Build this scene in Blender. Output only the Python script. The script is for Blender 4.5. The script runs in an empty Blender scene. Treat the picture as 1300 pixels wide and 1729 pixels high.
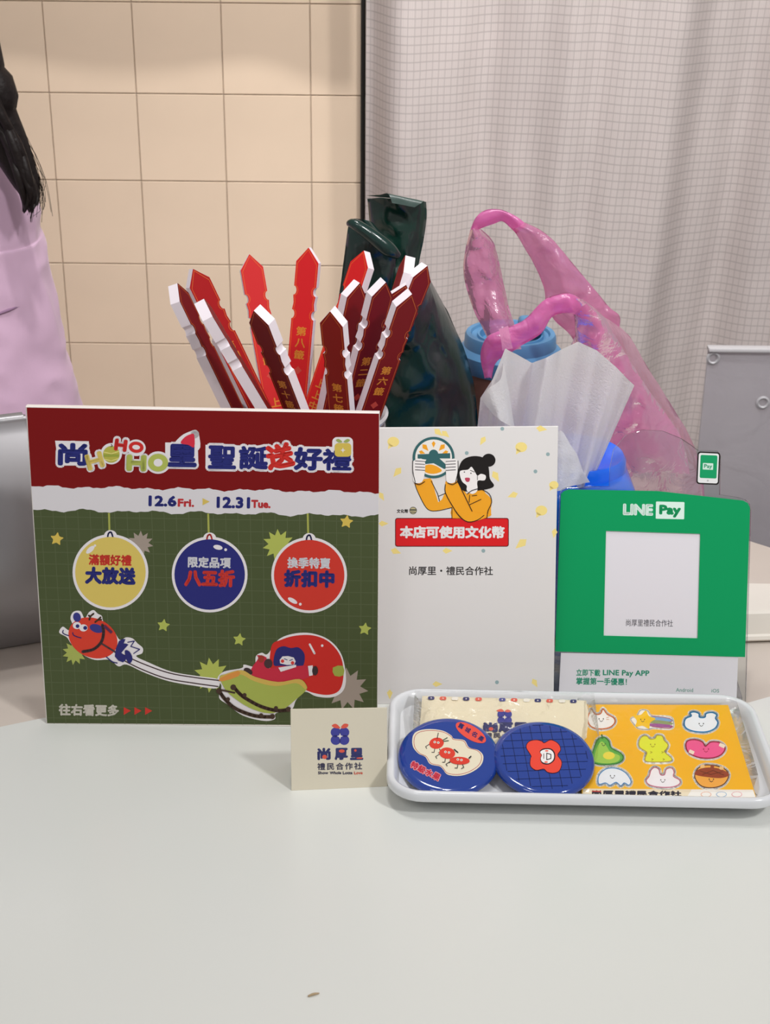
import bpy, bmesh, math, random
from mathutils import Vector as V, noise, Matrix
from mathutils.geometry import tessellate_polygon
random.seed(7)
SC = bpy.context.scene
COL = SC.collection
# ---------------------------------------------------------------- camera
F_PX, PITCH, ROLL, CAM_H = 2550.0, math.radians(24.5), .0105, .51
CAM = V((0, 0, CAM_H))
FW = V((0, math.cos(PITCH), -math.sin(PITCH)))
U0 = V((0, math.sin(PITCH), math.cos(PITCH))); R0 = V((1, 0, 0))
RT = R0 * math.cos(ROLL) + U0 * math.sin(ROLL)
UP = -R0 * math.sin(ROLL) + U0 * math.cos(ROLL)
cam = bpy.data.cameras.new('camera'); camo = bpy.data.objects.new('camera', cam); COL.objects.link(camo)
cam.sensor_fit = 'VERTICAL'; cam.sensor_height = 36; cam.lens = 36 * F_PX / 1729
cam.clip_start = .02; cam.clip_end = 50
camo.matrix_world = Matrix(((RT.x, UP.x, -FW.x, 0), (RT.y, UP.y, -FW.y, 0), (RT.z, UP.z, -FW.z, CAM_H), (0, 0, 0, 1)))
cam.dof.use_dof = True; cam.dof.focus_distance = .93; cam.dof.aperture_fstop = 26
SC.camera = camo
SC.view_settings.view_transform = 'Standard'; SC.view_settings.look = 'None'
SC.view_settings.gamma = 1; SC.view_settings.use_curve_mapping = False
SC.view_settings.exposure = -0.15
# ---------------------------------------------------------------- light
w = bpy.data.worlds.new('world'); SC.world = w; w.use_nodes = True
w.node_tree.nodes['Background'].inputs[0].default_value = (1, .985, .98, 1)
w.node_tree.nodes['Background'].inputs[1].default_value = .40
def area(name, loc, target, size, power, col=(1, 1, 1)):
    l = bpy.data.lights.new(name, 'AREA'); l.shape = 'DISK'; l.size = size; l.energy = power; l.color = col
    o = bpy.data.objects.new(name, l); COL.objects.link(o); o.location = loc
    o.rotation_euler = (V(target) - V(loc)).to_track_quat('-Z', 'Y').to_euler(); return o
area('ceiling_lamp_light', (1.3, -.35, 2.0), (0, .9, 0), .24, 27, (1, .99, .975))
area('rear_lamp_light', (-.2, 1.05, 2.0), (0, .8, 0), .30, 7, (1, .99, .97))
area('front_lamp_light', (-.8, -.8, 2.1), (0, 1.1, .1), .6, 6, (1, .97, .96))
area('wall_fill_light', (.0, .75, 2.0), (0, 1.72, .35), .10, 4.0, (1, .98, .96)).data.spread = math.radians(75)  # fill added to brighten the tiled wall and curtain
area('wall_front_fill_light', (.3, -.2, 1.6), (.05, 1.77, .22), .12, 1.7, (1, .98, .96)).data.spread = math.radians(46)  # second added fill, from the front, softens the shaded band on the tiles

def ray(x, y): return RT * ((x - 650) / F_PX) - UP * ((y - 864.5) / F_PX) + FW
def onz(x, y, z=0):
    d = ray(x, y); return CAM + d * ((z - CAM_H) / d.z)
def ony(x, y, Y):
    d = ray(x, y); return CAM + d * (Y / d.y)
def onpl(p, P, n):
    d = ray(*p); return CAM + d * ((P - CAM).dot(n) / d.dot(n))
# ---------------------------------------------------------------- materials
def lin(c):
    if isinstance(c, str): c = [int(c[i:i + 2], 16) for i in (0, 2, 4)]
    return [((v / 255) / 12.92 if v / 255 < .04045 else ((v / 255 + .055) / 1.055) ** 2.4) for v in c]
MATS = {}
def mat(c, rough=.5, spec=.5, k=1.0, metal=0, bump=0, bscale=200, trans=0, alpha=1, coat=0, sheen=0, sss=0, mottle=0, mscale=8):
    key = (str(c), rough, spec, k, metal, bump, bscale, trans, alpha, coat, sheen, sss, mottle, mscale)
    if key in MATS: return MATS[key]
    m = bpy.data.materials.new('material'); m.use_nodes = True; nt = m.node_tree; b = nt.nodes['Principled BSDF']
    L = [min(.92, v * k) for v in lin(c)]
    b.inputs['Base Color'].default_value = (*L, 1); b.inputs['Roughness'].default_value = rough
    b.inputs['Specular IOR Level'].default_value = spec; b.inputs['Metallic'].default_value = metal
    b.inputs['Transmission Weight'].default_value = trans; b.inputs['Alpha'].default_value = alpha
    b.inputs['Coat Weight'].default_value = coat; b.inputs['Sheen Weight'].default_value = sheen
    tc = nt.nodes.new('ShaderNodeTexCoord')
    if bump:
        n = nt.nodes.new('ShaderNodeTexNoise'); n.inputs['Scale'].default_value = bscale; n.inputs['Detail'].default_value = 6
        bp = nt.nodes.new('ShaderNodeBump'); bp.inputs['Strength'].default_value = bump; bp.inputs['Distance'].default_value = .002
        nt.links.new(tc.outputs['Object'], n.inputs['Vector']); nt.links.new(n.outputs['Fac'], bp.inputs['Height'])
        nt.links.new(bp.outputs['Normal'], b.inputs['Normal'])
    if mottle:
        n = nt.nodes.new('ShaderNodeTexNoise'); n.inputs['Scale'].default_value = mscale; n.inputs['Detail'].default_value = 4
        r = nt.nodes.new('ShaderNodeValToRGB'); r.color_ramp.elements[0].position = .3; r.color_ramp.elements[1].position = .7
        r.color_ramp.elements[0].color = (*[v * (1 - mottle) for v in L], 1); r.color_ramp.elements[1].color = (*[min(.95, v * (1 + mottle)) for v in L], 1)
        nt.links.new(tc.outputs['Object'], n.inputs['Vector']); nt.links.new(n.outputs['Fac'], r.inputs[0]); nt.links.new(r.outputs[0], b.inputs['Base Color'])
    MATS[key] = m; return m
def film(c, transp=.4, rough=.25, transl=.5, bump=.6, bscale=60, gloss=.12, k=1):
    """thin plastic film: transparent + translucent + diffuse + gloss"""
    m = bpy.data.materials.new('film'); m.use_nodes = True; nt = m.node_tree
    for n in list(nt.nodes): nt.nodes.remove(n)
    N = nt.nodes.new; Lk = nt.links.new
    L = [min(.95, v * k) for v in lin(c)]
    o = N('ShaderNodeOutputMaterial'); t = N('ShaderNodeBsdfTransparent'); d = N('ShaderNodeBsdfDiffuse'); tr = N('ShaderNodeBsdfTranslucent'); g = N('ShaderNodeBsdfGlossy')
    t.inputs[0].default_value = (*[v ** .25 for v in L], 1); d.inputs[0].default_value = (*L, 1); tr.inputs[0].default_value = (*L, 1)
    g.inputs[0].default_value = (1, 1, 1, 1); g.inputs['Roughness'].default_value = rough
    m1 = N('ShaderNodeMixShader'); m1.inputs[0].default_value = transl; Lk(d.outputs[0], m1.inputs[1]); Lk(tr.outputs[0], m1.inputs[2])
    m2 = N('ShaderNodeMixShader'); m2.inputs[0].default_value = transp; Lk(m1.outputs[0], m2.inputs[1]); Lk(t.outputs[0], m2.inputs[2])
    m3 = N('ShaderNodeMixShader'); lw = N('ShaderNodeLayerWeight'); lw.inputs[0].default_value = .35
    mm = N('ShaderNodeMath'); mm.operation = 'MULTIPLY_ADD'; mm.inputs[1].default_value = .45; mm.inputs[2].default_value = gloss
    Lk(lw.outputs['Fresnel'], mm.inputs[0]); Lk(mm.outputs[0], m3.inputs[0]); Lk(m2.outputs[0], m3.inputs[1]); Lk(g.outputs[0], m3.inputs[2])
    Lk(m3.outputs[0], o.inputs[0])
    tc = N('ShaderNodeTexCoord'); n = N('ShaderNodeTexNoise'); n.inputs['Scale'].default_value = bscale; n.inputs['Detail'].default_value = 4; n.inputs['Distortion'].default_value = 1.5
    bp = N('ShaderNodeBump'); bp.inputs['Strength'].default_value = bump; bp.inputs['Distance'].default_value = .004
    Lk(tc.outputs['Object'], n.inputs['Vector']); Lk(n.outputs['Fac'], bp.inputs['Height'])
    for s in (d, g, tr, lw): Lk(bp.outputs['Normal'], s.inputs['Normal'])
    return m
def clear(tint=(1, 1, 1), gloss=.06, rough=.03, bump=0, bscale=80):
    """thin clear acrylic or cellophane: mostly transparent, mirrored at grazing angles"""
    m = bpy.data.materials.new('clear'); m.use_nodes = True; nt = m.node_tree
    for n in list(nt.nodes): nt.nodes.remove(n)
    N = nt.nodes.new; Lk = nt.links.new
    o = N('ShaderNodeOutputMaterial'); t = N('ShaderNodeBsdfTransparent'); g = N('ShaderNodeBsdfGlossy'); mx = N('ShaderNodeMixShader')
    t.inputs[0].default_value = (*tint, 1); g.inputs['Roughness'].default_value = rough
    lw = N('ShaderNodeLayerWeight'); lw.inputs[0].default_value = .3
    mm = N('ShaderNodeMath'); mm.operation = 'MULTIPLY_ADD'; mm.inputs[1].default_value = .7; mm.inputs[2].default_value = gloss; mm.use_clamp = True
    Lk(lw.outputs['Fresnel'], mm.inputs[0]); Lk(mm.outputs[0], mx.inputs[0]); Lk(t.outputs[0], mx.inputs[1]); Lk(g.outputs[0], mx.inputs[2]); Lk(mx.outputs[0], o.inputs[0])
    if bump:
        tc = N('ShaderNodeTexCoord'); n = N('ShaderNodeTexNoise'); n.inputs['Scale'].default_value = bscale; n.inputs['Detail'].default_value = 3; n.inputs['Distortion'].default_value = 1
        bp = N('ShaderNodeBump'); bp.inputs['Strength'].default_value = bump; bp.inputs['Distance'].default_value = .003
        Lk(tc.outputs['Object'], n.inputs['Vector']); Lk(n.outputs['Fac'], bp.inputs['Height']); Lk(bp.outputs['Normal'], g.inputs['Normal']); Lk(bp.outputs['Normal'], lw.inputs['Normal'])
    return m
# ---------------------------------------------------------------- object helpers
def wloc(p):
    l = V((0, 0, 0))
    while p is not None: l += p.location; p = p.parent
    return l
def thing(name, label, cat, loc=(0, 0, 0), group=None):
    o = bpy.data.objects.new(name, None); COL.objects.link(o); o.location = loc; o.empty_display_size = .02
    o['label'] = label; o['category'] = cat
    if group: o['group'] = group
    return o
def tag(o, label=None, cat=None, group=None, kind=None):
    if label: o['label'] = label
    if cat: o['category'] = cat
    if group: o['group'] = group
    if kind: o['kind'] = kind
    return o
def obj(name, verts, faces, mats, parent=None, mi=None, smooth=False, label=None, kind=None):
    """verts in world coordinates"""
    off = wloc(parent) if parent else V((0, 0, 0))
    me = bpy.data.meshes.new(name); me.from_pydata([tuple(V(v) - off) for v in verts], [], faces)
    for m in (mats if isinstance(mats, (list, tuple)) else [mats]): me.materials.append(m)
    if mi: me.polygons.foreach_set('material_index', mi)
    if smooth: me.polygons.foreach_set('use_smooth', [True] * len(me.polygons))
    me.update()
    o = bpy.data.objects.new(name, me); COL.objects.link(o)
    if parent: o.parent = parent
    if label: o['label'] = label
    if kind: o['kind'] = kind
    return o
def from_bm(name, bm, m, parent=None, smooth=True, **k):
    bmesh.ops.recalc_face_normals(bm, faces=bm.faces)
    vs = [v.co.copy() for v in bm.verts]; bm.verts.index_update()
    fs = [[v.index for v in f.verts] for f in bm.faces]; bm.free()
    return obj(name, vs, fs, m, parent, smooth=smooth, **k)
def autosmooth(o, ang=35):
    bm = bmesh.new(); bm.from_mesh(o.data); a = math.radians(ang)
    for e in bm.edges: e.smooth = len(e.link_faces) == 2 and e.calc_face_angle(9) < a
    for f in bm.faces: f.smooth = True
    bm.to_mesh(o.data); bm.free(); return o
def bevel_bm(bm, r, seg=2):
    if r: bmesh.ops.bevel(bm, geom=bm.edges[:], offset=r, segments=seg, affect='EDGES', profile=.5)
def frame_box(name, m, parent, P, u, v, n, a0, a1, b0, b1, c0, c1, r=0, seg=2, **k):
    """box in the frame P + a u + b v + c n"""
    bm = bmesh.new(); vs = []
    for c in (c0, c1):
        for a, b in ((a0, b0), (a1, b0), (a1, b1), (a0, b1)): vs.append(bm.verts.new(P + u * a + v * b + n * c))
    for f in ((0, 1, 2, 3), (4, 5, 6, 7), (0, 1, 5, 4), (1, 2, 6, 5), (2, 3, 7, 6), (3, 0, 4, 7)): bm.faces.new([vs[i] for i in f])
    bmesh.ops.recalc_face_normals(bm, faces=bm.faces); bevel_bm(bm, r, seg)
    return autosmooth(from_bm(name, bm, m, parent, **k))
X_, Y_, Z_ = V((1, 0, 0)), V((0, 1, 0)), V((0, 0, 1))
def wbox(name, m, parent, x0, x1, y0, y1, z0, z1, r=0, seg=2, **k):
    return frame_box(name, m, parent, V((0, 0, 0)), X_, Y_, Z_, x0, x1, y0, y1, z0, z1, r, seg, **k)
def prism(name, m, parent, poly, P, u, v, n, c0, c1, r=0, seg=2, **k):
    """poly [(a,b)] in the frame, extruded from c0 to c1 along n"""
    bm = bmesh.new(); N = len(poly)
    lo = [bm.verts.new(P + u * a + v * b + n * c0) for a, b in poly]; hi = [bm.verts.new(P + u * a + v * b + n * c1) for a, b in poly]
    bm.faces.new(lo[::-1]); bm.faces.new(hi)
    for i in range(N): bm.faces.new((lo[i], lo[(i + 1) % N], hi[(i + 1) % N], hi[i]))
    bmesh.ops.recalc_face_normals(bm, faces=bm.faces)
    if r:
        es = [e for e in bm.edges if (e.verts[0] in lo) == (e.verts[1] in lo)]
        bmesh.ops.bevel(bm, geom=es, offset=r, segments=seg, affect='EDGES', profile=.5)
    return autosmooth(from_bm(name, bm, m, parent, **k))
def lathe(name, m, parent, c, prof, n=48, axis=Z_, **k):
    bm = bmesh.new(); ux = axis.orthogonal().normalized(); uy = axis.cross(ux)
    rings = []
    for r, h in prof:
        if r < 1e-6: rings.append([bm.verts.new(c + axis * h)])
        else: rings.append([bm.verts.new(c + axis * h + (ux * math.cos(2 * math.pi * i / n) + uy * math.sin(2 * math.pi * i / n)) * r) for i in range(n)])
    for A, B in zip(rings, rings[1:]):
        for i in range(n):
            j = (i + 1) % n; q = []
            for vv in (A[i % len(A)], A[j % len(A)], B[j % len(B)], B[i % len(B)]):
                if vv not in q: q.append(vv)
            if len(q) > 2: bm.faces.new(q)
    return autosmooth(from_bm(name, bm, m, parent, **k), 40)
def cat(P, n=6, closed=False):
    P = [V(p) for p in P]; out = []; N = len(P)
    if N < 3: return P
    for i in range(N if closed else N - 1):
        g = (lambda j: P[j % N]) if closed else (lambda j: P[max(0, min(N - 1, j))])
        a, b, c, d = g(i - 1), g(i), g(i + 1), g(i + 2)
        for k in range(n):
            t = k / n; out.append(.5 * ((2 * b) + (c - a) * t + (2 * a - 5 * b + 4 * c - d) * t * t + (3 * b - a - 3 * c + d) * t ** 3))
    if not closed: out.append(P[-1])
    return out
def tube(name, m, parent, pts, rad, n=10, smooth=True, cap=True, sub=4, flat=1.0, **k):
    """tube through world points with a radius per point"""
    R = rad if isinstance(rad, (list, tuple)) else [rad] * len(pts)
    Q = cat([(*p, r) for p, r in zip([tuple(p) for p in pts], R)], sub) if len(pts) > 2 else [V((*p, r)) for p, r in zip(pts, R)]
    vs, fs = [], []; prev = None
    for i, q in enumerate(Q):
        p = V(q[:3]); a = V(Q[max(0, i - 1)][:3]); b = V(Q[min(len(Q) - 1, i + 1)][:3]); t = (b - a).normalized()
        if prev is None: prev = t.orthogonal().normalized()
        s = (prev - t * prev.dot(t)).normalized(); prev = s; c = t.cross(s)
        for j in range(n):
            an = 2 * math.pi * j / n; vs.append(p + (s * math.cos(an) + c * math.sin(an) * flat) * max(q[3], 1e-5))
    for i in range(len(Q) - 1):
        for j in range(n): fs.append((i * n + j, i * n + (j + 1) % n, (i + 1) * n + (j + 1) % n, (i + 1) * n + j))
    if cap: fs.append(tuple(range(n))[::-1]); fs.append(tuple((len(Q) - 1) * n + j for j in range(n)))
    return obj(name, vs, fs, m, parent, smooth=smooth, **k)
# ---------------------------------------------------------------- flat print
GLY = {}
def glyphs(s, spacing=1.0):
    key = (s, spacing)
    if key not in GLY:
        c = bpy.data.curves.new('t', 'FONT'); c.body = s; c.resolution_u = 2; c.space_character = spacing
        o = bpy.data.objects.new('t', c); me = bpy.data.meshes.new_from_object(o)
        vs = [(v.co.x, v.co.y) for v in me.vertices]; fs = [tuple(p.vertices) for p in me.polygons]
        x0 = min(v[0] for v in vs); x1 = max(v[0] for v in vs); y0 = min(v[1] for v in vs); y1 = max(v[1] for v in vs)
        GLY[key] = ([((x - x0) / max(1e-6, x1 - x0), (y - y0) / max(1e-6, y1 - y0)) for x, y in vs], fs)
        bpy.data.objects.remove(o); bpy.data.curves.remove(c); bpy.data.meshes.remove(me)
    return GLY[key]
EPS = 1.6e-5
class Art:
    """flat print on a plane; coordinates are photo pixels (px=True) or metres in the plane"""
    def __init__(s, parent, P, u, v, px=True, k=1.0, rough=.45, spec=.4, lift=0, down=False):
        s.parent, s.P, s.u, s.v, s.px, s.k, s.rough, s.spec, s.lift = parent, P, u, v, px, k, rough, spec, lift
        s.n = u.cross(v).normalized(); s.base = 1; s.begin()
        if s.n.dot(CAM - P) < 0: s.n = -s.n
        s.sy = -1 if px else 1                                   # +y on paper goes up
    def begin(s, base=None):
        s.vs, s.fs, s.mi, s.cols = [], [], [], []
        s.lay = base if base is not None else s.base
    def pt(s, p):
        if s.px:
            w = onpl(p, s.P, s.n); return w + s.n * (s.lay * EPS + s.lift)
        return s.P + s.u * p[0] + s.v * p[1] + s.n * (s.lay * EPS + s.lift)
    def ci(s, c):
        if c not in s.cols: s.cols.append(c)
        return s.cols.index(c)
    def add(s, pts, faces, col):
        b = len(s.vs); s.vs += [s.pt(p) for p in pts]; s.fs += [tuple(i + b for i in f) for f in faces]; s.mi += [s.ci(col)] * len(faces)
    def poly(s, pts, col, smooth=0, step=1):
        if smooth: pts = [tuple(p)[:2] for p in cat([(x, y, 0) for x, y in pts], smooth, True)]
        s.add(pts, [tuple(t) for t in tessellate_polygon([[V((x, y, 0)) for x, y in pts]])], col); s.lay += step
    def ell(s, cx, cy, rx, ry, col, rot=0, n=28, a0=0, a1=360, step=1):
        c, q = math.cos(math.radians(rot)), math.sin(math.radians(rot)); P = []
        full = a1 - a0 >= 360
        for i in range(n if full else n + 1):
            t = math.radians(a0 + (a1 - a0) * i / n); x, y = rx * math.cos(t), ry * math.sin(t); P.append((cx + x * c - y * q, cy + x * q + y * c))
        s.poly(P, col, step=step)
    def stroke(s, pts, wd, col, smooth=0, closed=False, caps=True, step=1):
        if smooth: pts = [tuple(p)[:2] for p in cat([(x, y, 0) for x, y in pts], smooth, closed)]
        if closed: pts = list(pts) + [pts[0]]
        h = wd / 2; N = 8
        for (x0, y0), (x1, y1) in zip(pts, pts[1:]):
            l = math.hypot(x1 - x0, y1 - y0)
            if l < 1e-9: continue
            nx, ny = -(y1 - y0) / l * h, (x1 - x0) / l * h
            s.add([(x0 + nx, y0 + ny), (x1 + nx, y1 + ny), (x1 - nx, y1 - ny), (x0 - nx, y0 - ny)], [(0, 1, 2, 3)], col)
        if caps:
            for x, y in pts: s.add([(x + h * math.cos(2 * math.pi * i / N), y + h * math.sin(2 * math.pi * i / N)) for i in range(N)], [tuple(range(N))], col)
        s.lay += step
    def text(s, body, box, col, bold=0, rot=0, nb=8, spacing=1.0, step=1, shear=0):
        """box x0,y0,x1,y1 of the ink, before rotation; in pixel mode y0 is the upper edge"""
        g, f = glyphs(body, spacing); x0, y0, x1, y1 = box; cx, cy = (x0 + x1) / 2, (y0 + y1) / 2
        c, q = math.cos(math.radians(rot)), math.sin(math.radians(rot))
        offs = [(0, 0)] if not bold else [(bold * math.cos(2 * math.pi * i / nb), bold * math.sin(2 * math.pi * i / nb)) for i in range(nb)] + [(0, 0)]
        if bold and bold > abs(y1 - y0) * .08: offs += [(a * .5, b * .5) for a, b in offs[:-1]]
        for ox, oy in offs:
            P = []
            for a, b in g:
                x = x0 + a * (x1 - x0) + ox - cx + shear * (b - .5); y = (y1 + (y0 - y1) * b) + oy - cy
                P.append((cx + x * c - y * q, cy + x * q + y * c))
            s.add(P, f, col); s.lay += .004
        s.lay += step
    def rrect(s, x0, y0, x1, y1, r, col, rot=0, step=1, n=5):
        cx, cy = (x0 + x1) / 2, (y0 + y1) / 2; c, q = math.cos(math.radians(rot)), math.sin(math.radians(rot)); P = []
        for ax, ay, a in ((x1 - r, y1 - r, 0), (x0 + r, y1 - r, 90), (x0 + r, y0 + r, 180), (x1 - r, y0 + r, 270)):
            for i in range(n + 1):
                t = math.radians(a + 90 * i / n); P.append((ax + r * math.cos(t), ay + r * math.sin(t)))
        s.poly([(cx + (x - cx) * c - (y - cy) * q, cy + (x - cx) * q + (y - cy) * c) for x, y in P], col, step=step)
    def star(s, cx, cy, R, r, n, col, rot=-90, round_=0, step=1, sy=1):
        P = [(cx + (R if i % 2 == 0 else r) * math.cos(math.radians(rot + 180 * i / n)), cy + sy * (R if i % 2 == 0 else r) * math.sin(math.radians(rot + 180 * i / n))) for i in range(2 * n)]
        s.poly(P, col, smooth=round_, step=step)
    def done(s, name, label=None, parent=None):
        o = obj(name, s.vs, s.fs, [mat(c, s.rough, s.spec, s.k) for c in s.cols], parent or s.parent, mi=s.mi, label=label)
        s.begin(); return o

# ================================================================= SETTING
TX0, TX1 = -.75, .75
WY = 1.77
# floor
wbox('floor', mat('8f8a86', .6, mottle=.12), None, -2.5, 2.5, -1.5, 2.2, -.80, -.75)['kind'] = 'structure'
# back wall with square tiles, each its own piece, joints recessed
SP = .0998
wall = wbox('wall_back', mat('b8a592', .8, k=1), None, -2.5, 2.5, WY + .0022, WY + .10, -.75, 1.5); wall['kind'] = 'structure'
p0 = ony(372, 5, WY); GX, GZ = p0.x, p0.z
tm = mat('e2ccb4', .55, .3, k=1.02, bump=.25, bscale=9, mottle=.05, mscale=5)
g = .0011
tile_mesh = None
for i in range(-5, 2):
    for j in range(-2, 11):
        x0 = GX + (i) * SP; x1 = x0 + SP; z1 = GZ - j * SP; z0 = z1 - SP
        if i == 1: x1 = x0 + .058
        if i < 1 and tile_mesh is not None:
            o = bpy.data.objects.new('tile', tile_mesh); COL.objects.link(o); o.parent = wall
            o.location = ((x0 + x1) / 2, WY, (z0 + z1) / 2); continue
        hx = (x1 - x0) / 2 - g / 2; hz = SP / 2 - g / 2
        o = frame_box('tile', tm, wall, V((0, 0, 0)), X_, Z_, -Y_, -hx, hx, -hz, hz, -.0020, 0, .0005, 1)
        o.location = ((x0 + x1) / 2, WY, (z0 + z1) / 2)
        if i < 1: tile_mesh = o.data
# black corner trim between tiles and curtain
tx = ony(613, 60, WY - .02).x
trm = wbox('trim_1', mat('23211f', .5), None, tx - .0022, tx + .0022, WY - .03, WY + .004, -.75, 1.3, .001, 1); trm['kind'] = 'structure'
# curtain: folds and printed grid
def grid_cloth(base, line, s1, k=1.0):
    m = bpy.data.materials.new('grid_cloth'); m.use_nodes = True; nt = m.node_tree; N = nt.nodes.new; Lk = nt.links.new; b = nt.nodes['Principled BSDF']
    uv = N('ShaderNodeUVMap'); sep = N('ShaderNodeSeparateXYZ'); nz = N('ShaderNodeTexNoise'); nz.inputs['Scale'].default_value = 9; nz.inputs['Detail'].default_value = 3
    vm = N('ShaderNodeVectorMath'); vm.operation = 'MULTIPLY_ADD'; vm.inputs[1].default_value = (.004, .004, 0); Lk(uv.outputs[0], nz.inputs['Vector']); Lk(nz.outputs['Color'], vm.inputs[0]); Lk(uv.outputs[0], vm.inputs[2]); Lk(vm.outputs[0], sep.inputs[0])
    def math_(op, a, bb, c=None):
        n = N('ShaderNodeMath'); n.operation = op
        for i, x in enumerate((a, bb, c)):
            if x is None: continue
            if isinstance(x, (int, float)): n.inputs[i].default_value = x
            else: Lk(x, n.inputs[i])
        return n.outputs[0]
    def ln(c, sp, wd):
        f = math_('FRACT', math_('DIVIDE', c, sp), 0); a = math_('ABSOLUTE', math_('SUBTRACT', f, .5), 0)
        r = N('ShaderNodeMapRange'); r.inputs[1].default_value = .5 - wd; r.inputs[2].default_value = .5 - wd * .4; Lk(a, r.inputs[0]); return r.outputs[0]
    a = ln(sep.outputs['X'], s1, .10); c = ln(sep.outputs['Y'], s1 * 1.22, .09)
    fine = ln(sep.outputs['X'], s1 / 3.3, .3)
    fac = math_('MAXIMUM', math_('MULTIPLY', a, .42), math_('MULTIPLY', c, .50)); fac = math_('MAXIMUM', fac, math_('MULTIPLY', fine, .10))
    mx = N('ShaderNodeMix'); mx.data_type = 'RGBA'; Lk(fac, mx.inputs[0])
    mx.inputs[6].default_value = (*[v * k for v in lin(base)], 1); mx.inputs[7].default_value = (*[v * k for v in lin(line)], 1)
    Lk(mx.outputs[2], b.inputs['Base Color']); b.inputs['Roughness'].default_value = .8; b.inputs['Specular IOR Level'].default_value = .2
    return m
CY = 1.66
def curtain():
    nx, nz = 260, 70; vs, fs, uvs = [], [], []; x0, x1 = tx + .004, 1.25; arc = 0; pp = None; prof = []
    for i in range(nx + 1):
        x = x0 + (x1 - x0) * i / nx; t = x - x0
        y = .024 * math.sin(t * 22 - 1.2) + .008 * math.sin(t * 47 + 2) + .004 * math.sin(t * 110)
        y *= min(1, .35 + t * 3); y += .05 * math.exp(-((t) / .02) ** 2)
        if pp: arc += math.hypot(x - pp[0], y - pp[1])
        pp = (x, y); prof.append((x, y, arc))
    for j in range(nz + 1):
        z = -.70 + 1.35 * j / nz; lean = (j / nz - .6)
        for (x, y, a) in prof:
            sh = .05 * (z - .2)
            yy = CY + y * (1 + .5 * (.3 - z)) + .006 * noise.noise(V((x * 9, z * 5, 3))) + .0015 * noise.noise(V((x * 40, z * 30, 1)))
            vs.append((x + sh * min(1, (x - x0) * 4), yy, z)); uvs.append((a, z + .003 * math.sin(a * 18)))
    for j in range(nz):
        for i in range(nx):
            q = j * (nx + 1) + i; fs.append((q, q + 1, q + nx + 2, q + nx + 1))
    o = obj('curtain', vs, fs, grid_cloth('c4bab7', '817a79', .0073, 1.0), None, smooth=True)
    ul = o.data.uv_layers.new(name='UVMap')
    for l in o.data.loops: ul.data[l.index].uv = uvs[l.vertex_index]
    tag(o, 'pale grey cloth curtain with a fine woven grid hanging beside the tiled wall', 'curtain')
curtain()
# unseen cloth strip, added above the frame to shade the top of the tiles
vz = .47
def shade_cloth():
    global tx
    vs, fs = [], []; nx = 90
    for i in range(nx + 1):
        x = -1.6 + (tx - .006 + 1.6) * i / nx; dz = .004 * math.sin(x * 42) + .003 * math.sin(x * 17)
        for yy, z in ((WY - .13 + .006 * math.sin(x * 30), .475 + dz), (WY - .13, .62)): vs.append((x, yy, z))
    for i in range(nx): fs.append((2 * i, 2 * i + 2, 2 * i + 3, 2 * i + 1))
    o = obj('shade_cloth', vs, fs, mat('cdbfae', .8), None, smooth=True)
    tag(o, 'unseen beige cloth strip added to shade the top of the wall tiles', 'shade_cloth')
shade_cloth()
# table, rear part (beige) and front white sheet
tab = thing('display_table', 'long white table carrying the signs, cup, bags and tray', 'table', (0, .8, -.75))
prism('tabletop', mat('cfc4ba', .35, .4, mottle=.02), tab, [(-.75, .15), (.75, .15), (.75, .93), (.35, 1.02), (.22, 1.13), (-.75, 1.13)], V((0, 0, 0)), X_, Y_, Z_, -.03, 0, .002)
for sx in (-.7, .66):
    for sy in (.2, .84): wbox('leg', mat('b9b6b2', .4), tab, sx, sx + .04, sy, sy + .04, -.75, -.03, .003)
SH = .0022
fs_ = prism('table_sheet', mat('e4e6e2', .30, .45, mottle=.012, mscale=3), None,
      [(-.75, .145), (.75, .145), (.75, 1.02 * .83), (.30, .8700), (.2489, .8355), (.2328, .8275), (.12, .8365), (-.004, .8330), (-.15, .812), (-.2106, .8010), (-.2357, .7900), (-.75, .74)],
      V((0, 0, 0)), X_, Y_, Z_, .0001, SH, .0007)
tag(fs_, 'smooth white sheet covering the front of the table under the signs and tray', 'table cover')

# ================================================================= BOARD (christmas sign)
def stand_frame(BL, BR, lean, z=SH):
    a = onz(*BL, z); b = onz(*BR, z); u = (b - a).normalized(); l = math.radians(lean)
    v = V((-u.y, u.x, 0)) * math.sin(l) + Z_ * math.cos(l); n = u.cross(v)
    if n.y > 0: n = -n
    return a, b, u, v, n
def loc2(P, u, v, w): d = w - P; return d.dot(u), d.dot(v)
a, b, u, v, n = stand_frame((78, 1222), (490, 1227), 6.4)
brd = thing('promotion_board', 'square red and green Christmas promotion board standing on the left', 'sign', a)
crn = [loc2(a, u, v, onpl(p, a, n)) for p in ((78, 1222), (637, 1228), (641, 697), (43, 686))]
crn[0] = (crn[0][0], 0); crn[1] = (crn[1][0], 0)
prism('foam_board', mat('e6dfd9', .6, k=1.05), brd, crn, a, u, v, n, -.005, 0, .0004, 1)
wbox('easel_leg', mat('d8d2cc', .7), brd, -.14, -.10, .835, .838, SH, .12, .0005, 1)
A = Art(brd, a, u, v, k=1.0, rough=.6, spec=.2)
NAVY, RED, CRE, GRN, YEL, LIME, TAU, WHT, DBR = '2b2f7a', 'd9322c', 'dcdbe0', '4c5635', 'dcc468', 'b3bc5c', 'a5978c', 'e9e3e6', '3d2f2c'
random.seed(3)
top = [(45, 688), (640, 698.5)]
ty = lambda x: 821 + (x - 48) * .0172 + 1.6 * math.sin(x * .12) + 1.3 * math.sin(x * .051 + 1) + .8 * math.sin(x * .37)
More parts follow.
